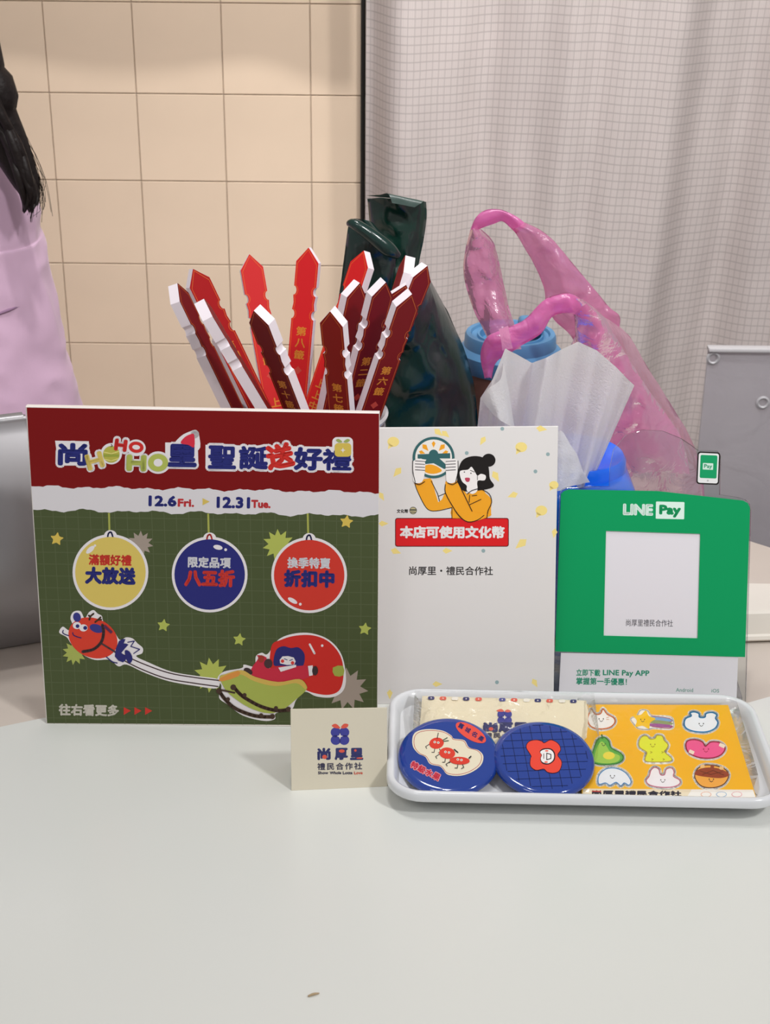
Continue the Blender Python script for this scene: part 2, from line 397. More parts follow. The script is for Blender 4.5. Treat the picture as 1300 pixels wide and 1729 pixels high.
by = lambda x: 861 + (x - 52) * .0172 - 1.8 * math.sin(x * .10) + 1.4 * math.sin(x * .063 + 2) + .8 * math.sin(x * .31)
xs = lambda x0, x1, n: [x0 + (x1 - x0) * i / n for i in range(n + 1)]
A.poly(top + [(x, ty(x)) for x in xs(639.6, 53, 90)], '7c0a0c')
A.done('red_header', 'dark red header of the board')
A.begin(1); A.poly([(x, ty(x)) for x in xs(53, 639.6, 90)] + [(x, by(x)) for x in xs(639, 56, 90)], 'dcd8dc')
A.done('torn_paper_band', 'white band with torn edges')
A.begin(1); A.poly([(x, by(x)) for x in xs(56, 639, 90)] + [(636.5, 1225), (79.5, 1221)], GRN, step=1)
P0, P1 = A.lay, 0
for kx in range(28):                      # fine printed grid, straight in the plane of the board
    t = (kx + .6) / 28; xt, xb = 56 + 583 * t, 79.5 + 557 * t
    A.stroke([(xt, by(xt) + 1), (xb, 1221.5 + 4 * t)], .9, '5d6647', caps=False, step=0)
for ky in range(18):
    yy = 872 + ky * 20; l = 54 + (yy - 861) * .067
    A.stroke([(l + 2, yy), (639.4 - (yy - 861) * .008, yy + 9)], .9, '5d6647', caps=False, step=0)
A.done('green_field', 'green lower field with a fine grid')
# header lettering
RO = 1.0
def outl(txt, box, col, rot=RO, bold=2.0, oc=WHT, ow=5.5):
    A.text(txt, box, oc, bold=ow, rot=rot, nb=14)
HB = 4
jobs = [('尚', (100, 750, 146, 784), NAVY, 2.2, 1), ('里', (285, 752, 330, 786), NAVY, 2.6, 1), ('聖', (353, 754, 397, 790), NAVY, 1.9, 1), ('誕', (405, 755, 451, 791), NAVY, 1.9, 1),
        ('好', (498, 757, 543, 792), NAVY, 2.3, 1), ('禮', (546, 759, 592, 793), NAVY, 1.8, 1), ('送', (451, 751, 494, 789), RED, 2.6, -11)]
A.begin(HB)
for t, bx, c, bd, ro in jobs: A.text(t, bx, WHT, bold=6.0, rot=ro, nb=14, step=0)
for p in ([(93, 744), (150, 745), (152, 786), (99, 786)], [(279, 747), (334, 748), (335, 789), (279, 788)], [(347, 751), (594, 755), (594, 795), (347, 790)]): A.poly(p, WHT, step=0)
A.text('H', (148, 766, 172, 790), WHT, bold=5, rot=-15, nb=14, step=0); A.ell(188, 766, 18, 18, WHT, step=0)
A.text('H', (195, 742, 213, 761), WHT, bold=5, rot=8, nb=14, step=0); A.ell(230, 756, 16, 14, WHT, rot=5, step=0)
A.text('H', (216, 770, 245, 793), WHT, bold=5, rot=2, nb=14, step=0); A.ell(267, 781, 21, 19, WHT, rot=0, step=0)
A.poly([(296, 752), (306, 736), (322, 728), (331, 726), (336, 734), (335, 760)], WHT, smooth=4, step=0); A.ell(329, 733, 7, 7, WHT, step=0)
A.rrect(561, 738, 596, 775, 8, WHT, step=1)
A.lay = HB + 5
for t, bx, c, bd, ro in jobs:
    A.text(t, bx, c, bold=bd, rot=ro, nb=8, step=0)
A.done('title_lettering', 'navy Chinese title characters with white outline and one red character')
A.begin(HB + 8)
A.text('H', (147, 766, 173, 790), YEL, bold=1.8, rot=-15); A.text('H', (195, 743, 213, 760), 'cf2f2d', bold=1.8, rot=8)
A.ell(230, 755, 12.5, 9.5, 'cf2f2d', rot=6); A.ell(230, 755, 6.5, 4, WHT, rot=6)
A.text('H', (216, 770, 245, 793), LIME, bold=2.4, rot=2); A.ell(267, 781, 17, 15, LIME); A.ell(267, 781, 7.5, 6.5, WHT)
A.done('ho_lettering', 'yellow, red and lime letters HO in the title')
A.begin(HB + 8); A.ell(188, 767, 14, 14, 'b8b44e'); A.stroke([(175, 763), (188, 766), (201, 762)], 1.3, 'e8e08a'); A.stroke([(176, 775), (188, 778), (200, 774)], 1.3, 'e8e08a'); A.stroke([(175, 769), (201, 769)], 4, '9aa544', caps=False); A.stroke([(188, 750), (190, 753), (187, 754)], 1.2, '4a3c30')
A.done('title_bauble', 'round olive bauble in the title')
A.begin(HB + 8); A.poly([(305, 748), (312, 738), (322, 733), (328, 734), (328, 755), (318, 751)], 'd63147', smooth=3); A.done('santa_hat', 'red hat on the last title character')
A.begin(HB + 8); A.rrect(565, 748, 593, 771, 6, 'd6bd58'); A.star(579, 760, 4.5, 1.6, 4, WHT); A.poly([(567, 743), (572, 741), (578, 746), (572, 747)], '9fae62', smooth=3); A.poly([(591, 743), (586, 741), (580, 746), (586, 747)], '9fae62', smooth=3)
A.done('flower_ornament', 'yellow four petal ornament in the title')
A.begin(HB); A.text('12.6', (252, 838, 297, 854), NAVY, bold=1.3, rot=1); A.text('Fri.', (301, 843, 327, 855), 'c8383c', bold=.9, rot=1)
A.poly([(342, 841), (354, 847), (342, 853)], 'd8be62'); A.text('12.31', (367, 840, 421, 857), NAVY, bold=1.3, rot=1); A.text('Tue.', (425, 845, 456, 857), 'c8383c', bold=.9, rot=1)
A.done('date_lettering', 'date line 12.6 Fri. to 12.31 Tue. in navy and red')
# stars and bursts
for (x, y, r, c) in ((96, 910, 11.5, 'd8bc58'), (585, 881, 11.5, 'd8bc58'), (276, 1056, 11, LIME), (404, 1080, 11, LIME), (616, 1062, 11, LIME)):
    A.begin(HB); A.star(x, y, r, r * .55, 5, c, rot=-82, round_=3); A.done('star_print', 'small rounded star')
for (x, y, r, c, nn, ro) in ((237, 918, 22, TAU, 11, 10), (470, 920, 27, LIME, 11, 5), (126, 1102, 21, 'a9b25c', 11, 0), (357, 1140, 30, LIME, 11, 0), (586, 1163, 36, TAU, 11, 6)):
    A.begin(HB - 1); A.star(x, y, r, r * .62, nn, c, rot=ro); A.done('burst_print', 'jagged burst behind an ornament')
def bauble(cx, cy, col, capc, l1, c1, l2, c2, glint, lab):
    A.begin(HB); sx = cx - 2
    A.stroke([(sx - .5, by(sx) + .5), (sx + .5, cy - 62)], 3.2, 'a9ad55', caps=False)
    A.ell(cx, cy - 60, 11, 10, WHT, rot=0); A.ell(cx, cy + 1, 64, 64, WHT, n=56); A.stroke([(cx - 5, cy - 54), (cx - 3.5, cy - 64), (cx + 1.5, cy - 66), (cx + 5, cy - 54)], 2.8, capc, smooth=3)
    A.ell(cx, cy + 1, 59.5, 59.5, col, n=56)
    for gx, gy, ra, rb, ro in glint: A.ell(cx + gx, cy + gy, ra, rb, WHT, rot=ro, n=14)
    o = A.done('bauble_print', lab); A.begin(HB + 8)
    A.text(l1, (cx - 36, cy - 28, cx + 35, cy - 11), c1, bold=.8, rot=1.2, spacing=1.05); A.text(l2, (cx - 41, cy - 6, cx + 41, cy + 20), c2, bold=1.9, rot=1.2, spacing=1.08)
    A.done('lettering', 'two lines of Chinese lettering', parent=o)
bauble(186.5, 965, 'dcc466', '23264f', '滿額好禮', 'cf3a2e', '大放送', NAVY, [(-34, -37, 9, 4, -42), (-26, -44, 2, 2, 0)], 'yellow bauble')
bauble(354, 969, '2a2c78', 'b63530', '限定品項', 'dcdbe2', '八五折', 'cf3a33', [(14, -45, 8, 4, 12), (27, -41, 2.4, 2.4, 0)], 'navy bauble')
bauble(522, 970, 'd23a2e', '23264f', '換季特賣', 'dcdbe2', '折扣中', NAVY, [(-28, 44, 9, 3.6, 30), (-15, 50, 2.4, 2.4, 0)], 'red bauble')
# flying red fish with reins
A.begin(HB + 2)
A.poly([(100, 1068), (106, 1058), (116, 1064), (124, 1058), (119, 1044), (124, 1033), (136, 1032), (143, 1044), (150, 1034), (158, 1030), (165, 1036), (172, 1040), (175, 1050), (190, 1062), (202, 1080), (213, 1076), (224, 1078), (232, 1086), (241, 1094), (240, 1103), (230, 1108), (250, 1118), (290, 1134), (338, 1142), (368, 1147), (366, 1162), (330, 1158), (285, 1150), (245, 1136), (214, 1122), (200, 1125), (185, 1114), (160, 1114), (138, 1104), (121, 1088), (113, 1076)], WHT, smooth=5)
A.ell(157, 1077, 43, 33, 'd9412f', rot=24, n=40)
A.ell(130, 1042, 6.5, 8, '3a3a86', rot=-15); A.ell(163, 1061, 12, 7, '3a3a86', rot=18)
A.ell(130, 1056, 7, 6, WHT); A.ell(141, 1060, 7, 6, WHT); A.ell(131, 1057, 3.2, 3.2, '2f2f74', n=12); A.ell(144, 1060, 3.4, 3.4, '2f2f74', n=12)
A.stroke([(123, 1068), (124, 1072), (130, 1075), (137, 1077)], 1.7, '2f2f74', smooth=3); A.stroke([(107, 1064), (106, 1068), (110, 1071), (116, 1073)], 1.7, '2f2f74', smooth=3)
A.stroke([(173, 1055), (175, 1068), (171, 1084), (158, 1096), (140, 1100)], 5, '4c3a3c', smooth=4)
A.stroke([(171, 1086), (184, 1094), (205, 1107)], 3, '4c3a3c')
for q in ([(151, 1046), (153, 1040), (158, 1036)], [(153, 1041), (150, 1039)], [(161, 1050), (166, 1046), (170, 1042)], [(166, 1046), (171, 1046)]): A.stroke(q, 3, '4a3428')
A.poly([(201, 1082), (212, 1079), (209, 1086), (217, 1088), (205, 1102), (214, 1108), (208, 1118), (194, 1108)], '2e2e72', smooth=2); A.poly([(211, 1098), (219, 1100), (224, 1112), (219, 1120), (213, 1112)], '2e2e72', smooth=3)
A.stroke([(216, 1084), (227, 1082), (221, 1091), (236, 1096), (226, 1103)], 1.6, '2e2e72'); A.stroke([(180, 1109), (190, 1117), (198, 1119)], 1.8, '2e2e72', smooth=3); A.stroke([(176, 1056), (189, 1068)], 4.5, '5a2f52', caps=False)
A.done('fish_print', 'red fish character with antlers flying ahead of the sleigh')
A.begin(HB + 3)
A.stroke([(205, 1104), (240, 1120), (285, 1136), (330, 1144), (372, 1149)], 2, '4c3a3c', smooth=5); A.stroke([(196, 1108), (235, 1128), (280, 1145), (325, 1153), (368, 1159)], 2, '4c3a3c', smooth=5)
A.done('rein_print', 'pair of dark reins')
A.begin(HB + 2)
A.poly([(367, 1146), (378, 1134), (408, 1128), (412, 1122), (430, 1125), (432, 1108), (442, 1102), (452, 1104), (470, 1080), (495, 1070), (525, 1069), (555, 1080), (576, 1104), (584, 1140), (580, 1165), (562, 1177), (535, 1176), (515, 1168), (500, 1182), (492, 1198), (466, 1204), (464, 1214), (445, 1217), (410, 1208), (385, 1190), (370, 1178), (374, 1158)], WHT, smooth=5)
A.poly([(458, 1092), (475, 1080), (500, 1073), (530, 1073), (556, 1084), (575, 1108), (580, 1138), (574, 1164), (556, 1173), (530, 1170), (505, 1160), (460, 1140)], 'cf2f29', smooth=5)
A.stroke([(523, 1088), (531, 1103)], 3.4, WHT); A.ell(544, 1090, 2.2, 2.2, WHT, n=10); A.poly([(562, 1127), (579, 1124), (580, 1140), (565, 1141)], 'a3ad4e', smooth=2)
A.done('sack_print', 'big red round sack behind the rider')
A.begin(HB + 8)
A.poly([(424, 1130), (436, 1112), (434, 1106), (450, 1110), (452, 1128), (475, 1124), (500, 1122), (522, 1126), (526, 1140), (500, 1150), (465, 1152), (430, 1145)], 'c92f45', smooth=3)
A.poly([(462, 1122), (466, 1098), (478, 1091), (491, 1094), (504, 1093), (514, 1104), (513, 1121), (506, 1124), (475, 1124)], '2f2c70', smooth=4)
A.poly([(473, 1120), (477, 1108), (496, 1110), (497, 1122)], 'e6e1e4', smooth=2); A.ell(477, 1116, 3, 3, 'd9433e', n=10); A.ell(494, 1119, 3, 3, 'd9433e', n=10)
A.stroke([(480, 1112), (485, 1114)], 1.2, '2f2c70'); A.stroke([(489, 1115), (494, 1113)], 1.2, '2f2c70'); A.poly([(470, 1127), (500, 1122), (500, 1126), (474, 1134)], WHT)
A.ell(453, 1120, 7, 8, '4a3538'); A.ell(441, 1112, 5, 6, 'a33a30'); A.poly([(520, 1124), (528, 1123), (528, 1140), (522, 1141)], WHT); A.ell(532, 1132, 5, 8, '3f3032'); A.ell(419, 1133, 8, 5, '3f3032', rot=30)
A.done('rider_print', 'rider in a red suit with navy hair sitting in the sleigh')
A.begin(HB + 22)
A.poly([(371, 1142), (380, 1138), (408, 1131), (430, 1142), (470, 1152), (505, 1146), (518, 1158), (515, 1167), (498, 1182), (480, 1196), (455, 1204), (420, 1194), (388, 1172), (376, 1156)], 'a9b456', smooth=4)
A.poly([(371, 1144), (380, 1138), (408, 1131), (430, 1142), (470, 1151), (505, 1146), (517, 1158), (515, 1163), (500, 1153), (465, 1158), (430, 1150), (404, 1138), (376, 1149)], 'd3b259', smooth=4)
A.poly([(371, 1145), (402, 1132), (403, 1141), (375, 1150)], 'dd9347', smooth=2)
A.stroke([(394, 1158), (402, 1168), (414, 1178), (440, 1192), (466, 1199), (486, 1198)], 6, '4a372d', smooth=4); A.stroke([(370, 1166), (380, 1180), (398, 1196), (430, 1208), (460, 1210)], 6, '4a372d', smooth=4)
for q in ((394, 1160, 5), (370, 1166, 5), (413, 1173, 3.5), (466, 1195, 3.5), (487, 1197, 4.5), (385, 1180, 3.5), (441, 1207, 3.5), (460, 1209, 4.5)): A.ell(q[0], q[1], q[2], q[2], '4a372d', n=12)
A.stroke([(372, 1164), (396, 1169)], 3, '4a372d')
A.done('sleigh_print', 'lime sleigh with brown runners')
A.begin(HB); A.text('往右看更多', (100, 1190, 200, 1208), 'cfc9bd', bold=.9, rot=1, spacing=1.02)
for q in (209, 227, 245): A.poly([(q, 1194), (q + 12, 1200), (q, 1207)], 'cf3a30')
A.done('corner_lettering', 'pale Chinese lettering with three red arrows')

# ================================================================= POSTER
a, b, u, v, n = stand_frame((634, 1189), (936, 1187), 15)
pos = thing('payment_poster', 'tall white poster with a red banner and a girl in an orange hoodie', 'poster', a)
crn = [loc2(a, u, v, onpl(p, a, n)) for p in ((618, 1190), (934.5, 1187), (942.5, 719.5), (620, 722))]
crn[0] = (crn[0][0], 0); crn[1] = (crn[1][0], 0)
prism('poster_sheet', mat('e3e0df', .28, .4, k=1.0), pos, crn, a, u, v, n, -.0018, 0, .0003, 1)
prism('acrylic_foot', mat('dcd8d4', .2), pos, [(crn[0][0], 0), (crn[1][0], 0), (crn[1][0], .03), (crn[0][0], .03)], a + V((0, .004, 0)), u, V((-u.y, u.x, 0)), Z_, 0, .0016)
A = Art(pos, a, u, v, k=1.12, rough=.3, spec=.45)
OR, BK, TEAL, PY = 'f2a01f', '15100f', '2f5f62', 'f3d584'
def bubble(x, y, r, c=PY): A.ell(x, y, r, r * .85, c, n=18, step=0); A.poly([(x - r * .8, y + r * .2), (x - r * .9, y + r * 1.25), (x, y + r * .7)], c, step=0)
def wedge(x, y, r, ro, c=PY):
    A.poly([(x + r * math.cos(math.radians(ro)), y + r * math.sin(math.radians(ro))), (x + r * .6 * math.cos(math.radians(ro + 115)), y + r * .6 * math.sin(math.radians(ro + 115))), (x + r * .9 * math.cos(math.radians(ro + 180)), y + r * .9 * math.sin(math.radians(ro + 180))), (x + r * .6 * math.cos(math.radians(ro + 245)), y + r * .6 * math.sin(math.radians(ro + 245)))], c, step=0)
for fn, ql in ((bubble, ((664, 746, 10), (880, 755, 10), (914, 862, 10), (935, 819, 8))),
               (wedge, ((740, 730, 10, 40), (752, 733, 9, 40), (815, 744, 9, 120), (671, 797, 11, 130), (837, 804, 11, 60), (866, 836, 10, 160), (647, 884, 9, 0), (644, 838, 9, 60), (880, 918, 13, 140), (668, 931, 10, 20), (755, 930, 9, 0), (914, 724, 10, 10), (936, 900, 9, 100), (903, 1153, 9, 60), (738, 1155, 9, 0), (658, 1172, 9, 90))),
               (lambda x, y: A.ell(x, y, 3.3, 3.3, '8fa6a9', n=12, step=0), ((848, 724), (788, 765), (925, 767), (904, 796), (816, 930), (839, 1152)))):
    for q in ql:
        A.begin(1); fn(*q); A.done('confetti_print')
A.begin(4)
# girl
A.poly([(700, 818), (708, 836), (716, 852), (726, 862), (742, 862), (763, 857), (763, 875), (822, 875), (829, 858), (829, 842), (820, 833), (812, 824), (794, 826), (788, 834), (772, 812), (752, 813), (751, 832), (740, 848), (730, 812), (722, 808), (702, 812)], OR, smooth=2)
A.stroke([(701, 815), (703, 825), (716, 852), (726, 862), (742, 862), (763, 857)], 1.3, BK, smooth=3); A.stroke([(728, 812), (739, 834), (742, 846)], 1.3, BK); A.stroke([(740, 838), (752, 833)], 1.2, BK)
A.stroke([(763, 857), (763, 875)], 1.2, BK)
A.ell(792, 790, 11, 14, '0f0b0b'); A.poly([(774, 792), (782, 776), (800, 770), (818, 774), (825, 790), (827, 808), (834, 820), (822, 826), (788, 830), (778, 824), (772, 812)], '140e0d', smooth=4); A.ell(825, 777, 11.5, 11, '140e0d')
A.poly([(777, 795), (790, 793), (796, 788), (802, 797), (806, 803), (812, 800), (820, 803), (818, 811), (806, 812), (806, 828), (797, 834), (788, 828), (788, 820), (781, 814), (777, 805)], 'e9e5e4', smooth=3)
A.ell(784, 797, 1.1, 1.1, BK, n=8); A.ell(795, 799, 1.1, 1.1, BK, n=8); A.stroke([(794, 794), (801, 797)], 1, BK); A.poly([(785, 807), (793, 807), (792, 813), (787, 813)], 'b8405a', smooth=3); A.stroke([(806, 803), (806, 810)], 1, BK)
A.poly([(751, 822), (758, 812), (772, 812), (786, 850), (797, 864), (830, 868), (815, 876), (795, 881), (783, 877), (773, 866), (758, 846)], OR, smooth=3)
A.stroke([(752, 818), (752, 832), (765, 856), (776, 872), (790, 881), (806, 878), (817, 870)], 1.4, BK, smooth=3); A.stroke([(772, 812), (783, 834), (797, 863)], 1.3, BK); A.stroke([(813, 826), (826, 834), (830, 848), (824, 862), (822, 874)], 1.3, BK, smooth=3); A.stroke([(793, 852), (812, 843)], 1.2, BK)
A.stroke([(789, 834), (797, 828), (812, 824)], 1.3, BK, smooth=3); A.stroke([(793, 836), (792, 848)], 1.1, BK); A.stroke([(797, 837), (805, 836)], 1.1, BK)
A.done('girl_print', 'girl with a black hair bun in an orange hoodie')
A.begin(16)
A.ell(732, 772.5, 35.5, 35, TEAL, n=48); A.ell(732, 772.5, 31, 30.5, 'e4e1dc', n=44)
for aa in (200, 228, 270, 312, 340):
    cx, cy = 732 + 21 * math.cos(math.radians(aa)), 771 + 21 * math.sin(math.radians(aa)); wedge(cx, cy, 8 if aa in (228, 312) else 6, aa + 180, OR)
A.ell(732, 767, 8, 8, TEAL, n=20); A.poly([(705, 767), (760, 765), (760, 774), (742, 774), (757, 788), (750, 792), (732, 782), (714, 784), (720, 776), (705, 774)], TEAL)
A.poly([(714, 789), (724, 784), (737, 787), (746, 795), (732, 800), (718, 797)], OR, smooth=3)
A.done('emblem_print', 'round teal and orange emblem held up')
A.begin(28)
for sgn, hx in ((1, 707), (-1, 763)):
    A.poly([(hx - 9, 778), (hx + 9, 776), (hx + 10, 798), (hx + 5, 814), (hx - 8, 814), (hx - 10, 800)], 'e9e5e4', smooth=3)
    A.stroke([(hx - 10 * sgn, 778), (hx - 10 * sgn, 796), (hx - 6 * sgn, 814)], 1.3, BK, smooth=3)
    for i, yy in enumerate((778, 783, 788, 793)): A.stroke([(hx - 6 * sgn, yy), (hx + 10 * sgn, yy + 1)], 1.1, BK)
    A.stroke([(hx - 7, 815), (hx + 1, 818), (hx + 10, 813)], 1.3, BK, smooth=3)
A.done('hand_print', 'pair of drawn white hands holding the emblem')
A.begin(2); A.text('文化幣', (670, 860, 689, 866), '2a2523', bold=.3, nb=4); A.stroke([(672, 868.5), (688, 868.5)], .5, '777', caps=False) if False else None
A.ell(697.5, 862, 6.3, 6.3, '3c3a33', n=20); A.ell(697.5, 862, 5.3, 5.3, 'b8ad84', n=20); A.stroke([(693, 861), (702, 861)], 2, '2e3a38'); A.stroke([(694, 864.5), (701, 865)], 1.2, '2e3a38')
A.done('small_logo', 'tiny round logo with black lettering')
A.begin(4); A.rrect(667, 874.5, 859, 923, 4, '5e0b10'); A.rrect(668.3, 875.8, 857.7, 921.7, 3.4, 'd4141a')
o = A.done('banner_print', 'red banner'); A.begin(8)
A.text('本店可使用文化幣', (676, 889, 851, 908), 'f0e6e6', bold=1.1, rot=.2); A.done('lettering', 'white Chinese lettering', parent=o)
A.begin(2); A.text('尚厚里・禮民合作社', (691, 956.5, 832, 971), '2e2a2b', bold=.25, nb=4, rot=.2); A.done('shop_name', 'black shop name line')

# ================================================================= CARD
a, b, u, v, n = stand_frame((492, 1335), (654, 1328), 12)
crd = thing('shop_card', 'small cream folded card with the shop logo standing before the board', 'card', a)
crn = [loc2(a, u, v, onpl(p, a, n)) for p in ((492, 1335), (654, 1328), (653.5, 1195), (490.5, 1197.5))]
crn[0] = (crn[0][0], 0); crn[1] = (crn[1][0], 0)
prism('front_flap', mat('dcd4c0', .55, k=1.06), crd, crn, a, u, v, n, -.0007, 0, .0001, 1)
l2 = math.radians(-20); hh = crn[2][1]; tp = a + v * hh - n * .0007
v2 = (V((-u.y, u.x, 0)) * math.sin(math.radians(22)) - Z_ * math.cos(math.radians(22)))
prism('back_flap', mat('d2c9b4', .55), crd, [(crn[0][0] + .001, 0), (crn[1][0], 0), (crn[1][0], (tp.z - SH) / math.cos(math.radians(22))), (crn[0][0] + .001, (tp.z - SH) / math.cos(math.radians(22)))], tp, u, v2, u.cross(v2), -.0006, 0)
def quatre(A, x, y, s, c, hole=WHT, rot=0):
    for dx, dy in ((-1, -1), (1, -1), (-1, 1), (1, 1)): A.ell(x + dx * s * .46, y + dy * s * .42, s * .56, s * .54, c, n=18, step=0)
    A.lay += 1; A.star(x, y, s * .34, s * .13, 4, hole)
A = Art(crd, a, u, v, k=1.06, rough=.5)
A.begin(1); quatre(A, 574, 1243, 15.5, '3e3f98', 'e2dcd6')
A.poly([(560, 1225), (567, 1222), (574, 1228), (573, 1230), (565, 1229)], 'df5a48', smooth=3); A.poly([(588, 1223), (581, 1222), (576, 1227), (578, 1230), (586, 1228)], 'df5a48', smooth=3)
A.done('flower_logo', 'blue four petal logo with red leaves')
A.begin(1)
for x0, ch in ((536, '尚'), (565, '厚'), (591, '里')): A.text(ch, (x0 + 1, 1264, x0 + 21, 1282), '34376e', bold=1.3, rot=-1)
A.ell(548, 1278, 4, 3.6, 'df5a48', n=14); A.ell(577, 1268, 5, 2.8, 'df5a48', n=14); A.ell(600, 1267, 2.2, 2.2, 'df5a48', n=10); A.stroke([(603, 1280), (611, 1280)], 2.2, 'df5a48')
A.text('禮民合作社', (536, 1288, 611, 1299.5), '3c3b55', bold=.3, nb=4, rot=-.8, spacing=1.25)
x = 537
for wd, c1 in (('Show', 'd9614e'), ('Whole', 'd9614e'), ('Lotta', 'd9614e'), ('Love', 'd9614e')):
    L = {'Show': 17, 'Whole': 19, 'Lotta': 16, 'Love': 14}[wd]
    A.text(wd, (x, 1302.5, x + L, 1307), '3c3b55' if wd != 'Love' else c1, bold=.3, nb=4, rot=-.8); x += L + 3
A.done('shop_lettering', 'navy and red shop lettering')

# ================================================================= GREEN PAY STAND
a, b, u, v, n = stand_frame((935, 1178), (1257, 1191), 17)
pay = thing('pay_stand', 'clear acrylic sign stand holding a bright green mobile payment sheet', 'sign stand', a)
ac = clear((.93, .95, .95), .07, .04)
def LP(x, y): return loc2(a, u, v, onpl((x, y), a, n))
def rr(pts):  # rounded upper corners
    return pts
yb = onpl((935, 1105), a, n)
plate = [(-.0005, 0), LP(1259.5, 1191)[:1] + (0,)] + [LP(*p) for p in ((1268.5, 862), (1266, 851), (1259, 844), (1248, 841), (1216, 836), (1217.5, 770), (1212, 762), (1180, 761), (1168, 752), (1150, 740), (1120, 728), (1085, 726), (1056, 736), (1036, 760), (1030, 790), (1029, 822), (958, 823.5), (949, 827), (945, 836))]
prism('acrylic_plate', ac, pay, plate, a, u, v, n, -.004, -.0002, .0003, 1)
gs = lambda pts: [LP(*p) for p in pts]
grn = mat('009a5c', .38, .25, k=1.02)
hx0, hy0 = LP(1023, 896); hx1, hy1 = LP(1182, 901); hx2, hy2 = LP(1177.5, 1077.5); hx3, hy3 = LP(1019, 1073)
O = gs([(947, 834), (952, 829), (960, 826.5), (1110, 829), (1254, 845), (1262, 849), (1266, 857), (1257.5, 1109), (937, 1099.5)])
# green sheet as a frame round its window
def ring_prism(name, m, parent, outer, inner, c0, c1):
    bm = bmesh.new()
    cx = sum(p[0] for p in inner) / len(inner); cy = sum(p[1] for p in inner) / len(inner)
    allv = [V((x, y, 0)) for x, y in outer]; hol = [V((x, y, 0)) for x, y in inner]
    tr = tessellate_polygon([allv, hol]); P = outer + inner
    lo = [bm.verts.new(a + u * x + v * y + n * c0) for x, y in P]; hi = [bm.verts.new(a + u * x + v * y + n * c1) for x, y in P]
    for t in tr: bm.faces.new([hi[i] for i in t]); bm.faces.new([lo[i] for i in t][::-1])
    for off, N in ((0, len(outer)), (len(outer), len(inner))):
        for i in range(N):
            j = (i + 1) % N; bm.faces.new((lo[off + i], lo[off + j], hi[off + j], hi[off + i]))
    return from_bm(name, bm, m, parent, smooth=False)
ring_prism('green_sheet', grn, pay, O, [(hx0, hy0), (hx1, hy1), (hx2, hy2), (hx3, hy3)], 0, .0008)
prism('code_card', mat('dcd9e0', .4, k=1.1), pay, gs([(1022, 895), (1184, 900), (1179, 1079), (1018, 1075)]), a, u, v, n, -.0002, .0001)
prism('lower_slip', mat('d6d3d8', .4, k=1.08), pay, gs([(947, 1102), (1246, 1108), (1243, 1190), (943, 1178)]), a, u, v, n, -.0002, .0004)
prism('acrylic_foot', clear((.93, .95, .95), .07, .05), pay, [(0, 0), (.12, 0), (.12, .055), (0, .055)], a + V((0, .004, 0)), u, V((-u.y, u.x, 0)), Z_, 0, .003)
A = Art(pay, a, u, v, k=1.1, rough=.35, lift=.0008)
A.begin(1); A.text('LINE', (1053, 852, 1101, 868.5), 'd5efe2', bold=1.5, rot=1.2); A.rrect(1107, 847, 1155, 876, 1.5, 'd5efe2', rot=1.2); A.text('Pay', (1114, 853.5, 1148, 872), '0a9459', bold=1.4, rot=1.2)
A.done('pay_logo', 'white LINE Pay lettering')
A = Art(pay, a, u, v, k=1.1, rough=.4, lift=.0004)
A.begin(1); A.text('立即下載', (973, 1130, 1013, 1141), '2c8f70', bold=.35, nb=4, rot=1); A.text('LINE Pay APP', (1018, 1131.5, 1096, 1143), '2c8f70', bold=.45, nb=4, rot=1); A.text('掌握第一手優惠！', (973, 1144.5, 1058, 1156), '2c8f70', bold=.35, nb=4, rot=1)
A.text('Android', (1141, 1161.5, 1170, 1168), '4d8f7c', nb=4, rot=1); A.text('iOS', (1201, 1163, 1214, 1169), '4d8f7c', nb=4, rot=1)
A.done('slip_lettering', 'green lettering on the lower slip')
A = Art(pay, a, u, v, k=1.1, rough=.4, lift=.0002); A.begin(1); A.text('尚厚里禮民合作社', (1057, 1046, 1136, 1057.5), '55525a', nb=4, rot=.9); A.done('card_lettering', 'grey shop name under the blank code area')
A = Art(pay, a, u, v, k=1.0, rough=.3, lift=0)
A.begin(1); A.rrect(1176.5, 763, 1215, 818, 5, '15120f', rot=2.5); A.rrect(1178.8, 765.3, 1212.8, 815.7, 3.5, 'e6e8e8', rot=2.5); A.rrect(1182, 768.5, 1210.5, 807.5, 2.5, '0b9c63', rot=2.5); A.rrect(1186.5, 782, 1204, 793, 1, 'cfeadd', rot=2.5); A.text('Pay', (1189, 784, 1202, 792), '2f9c74', bold=.3, nb=4, rot=2.5)
A.ell(1195, 811.5, 1.6, 1.6, 'b9bcbc', n=10); A.done('phone_print', 'small printed phone on the clear top')

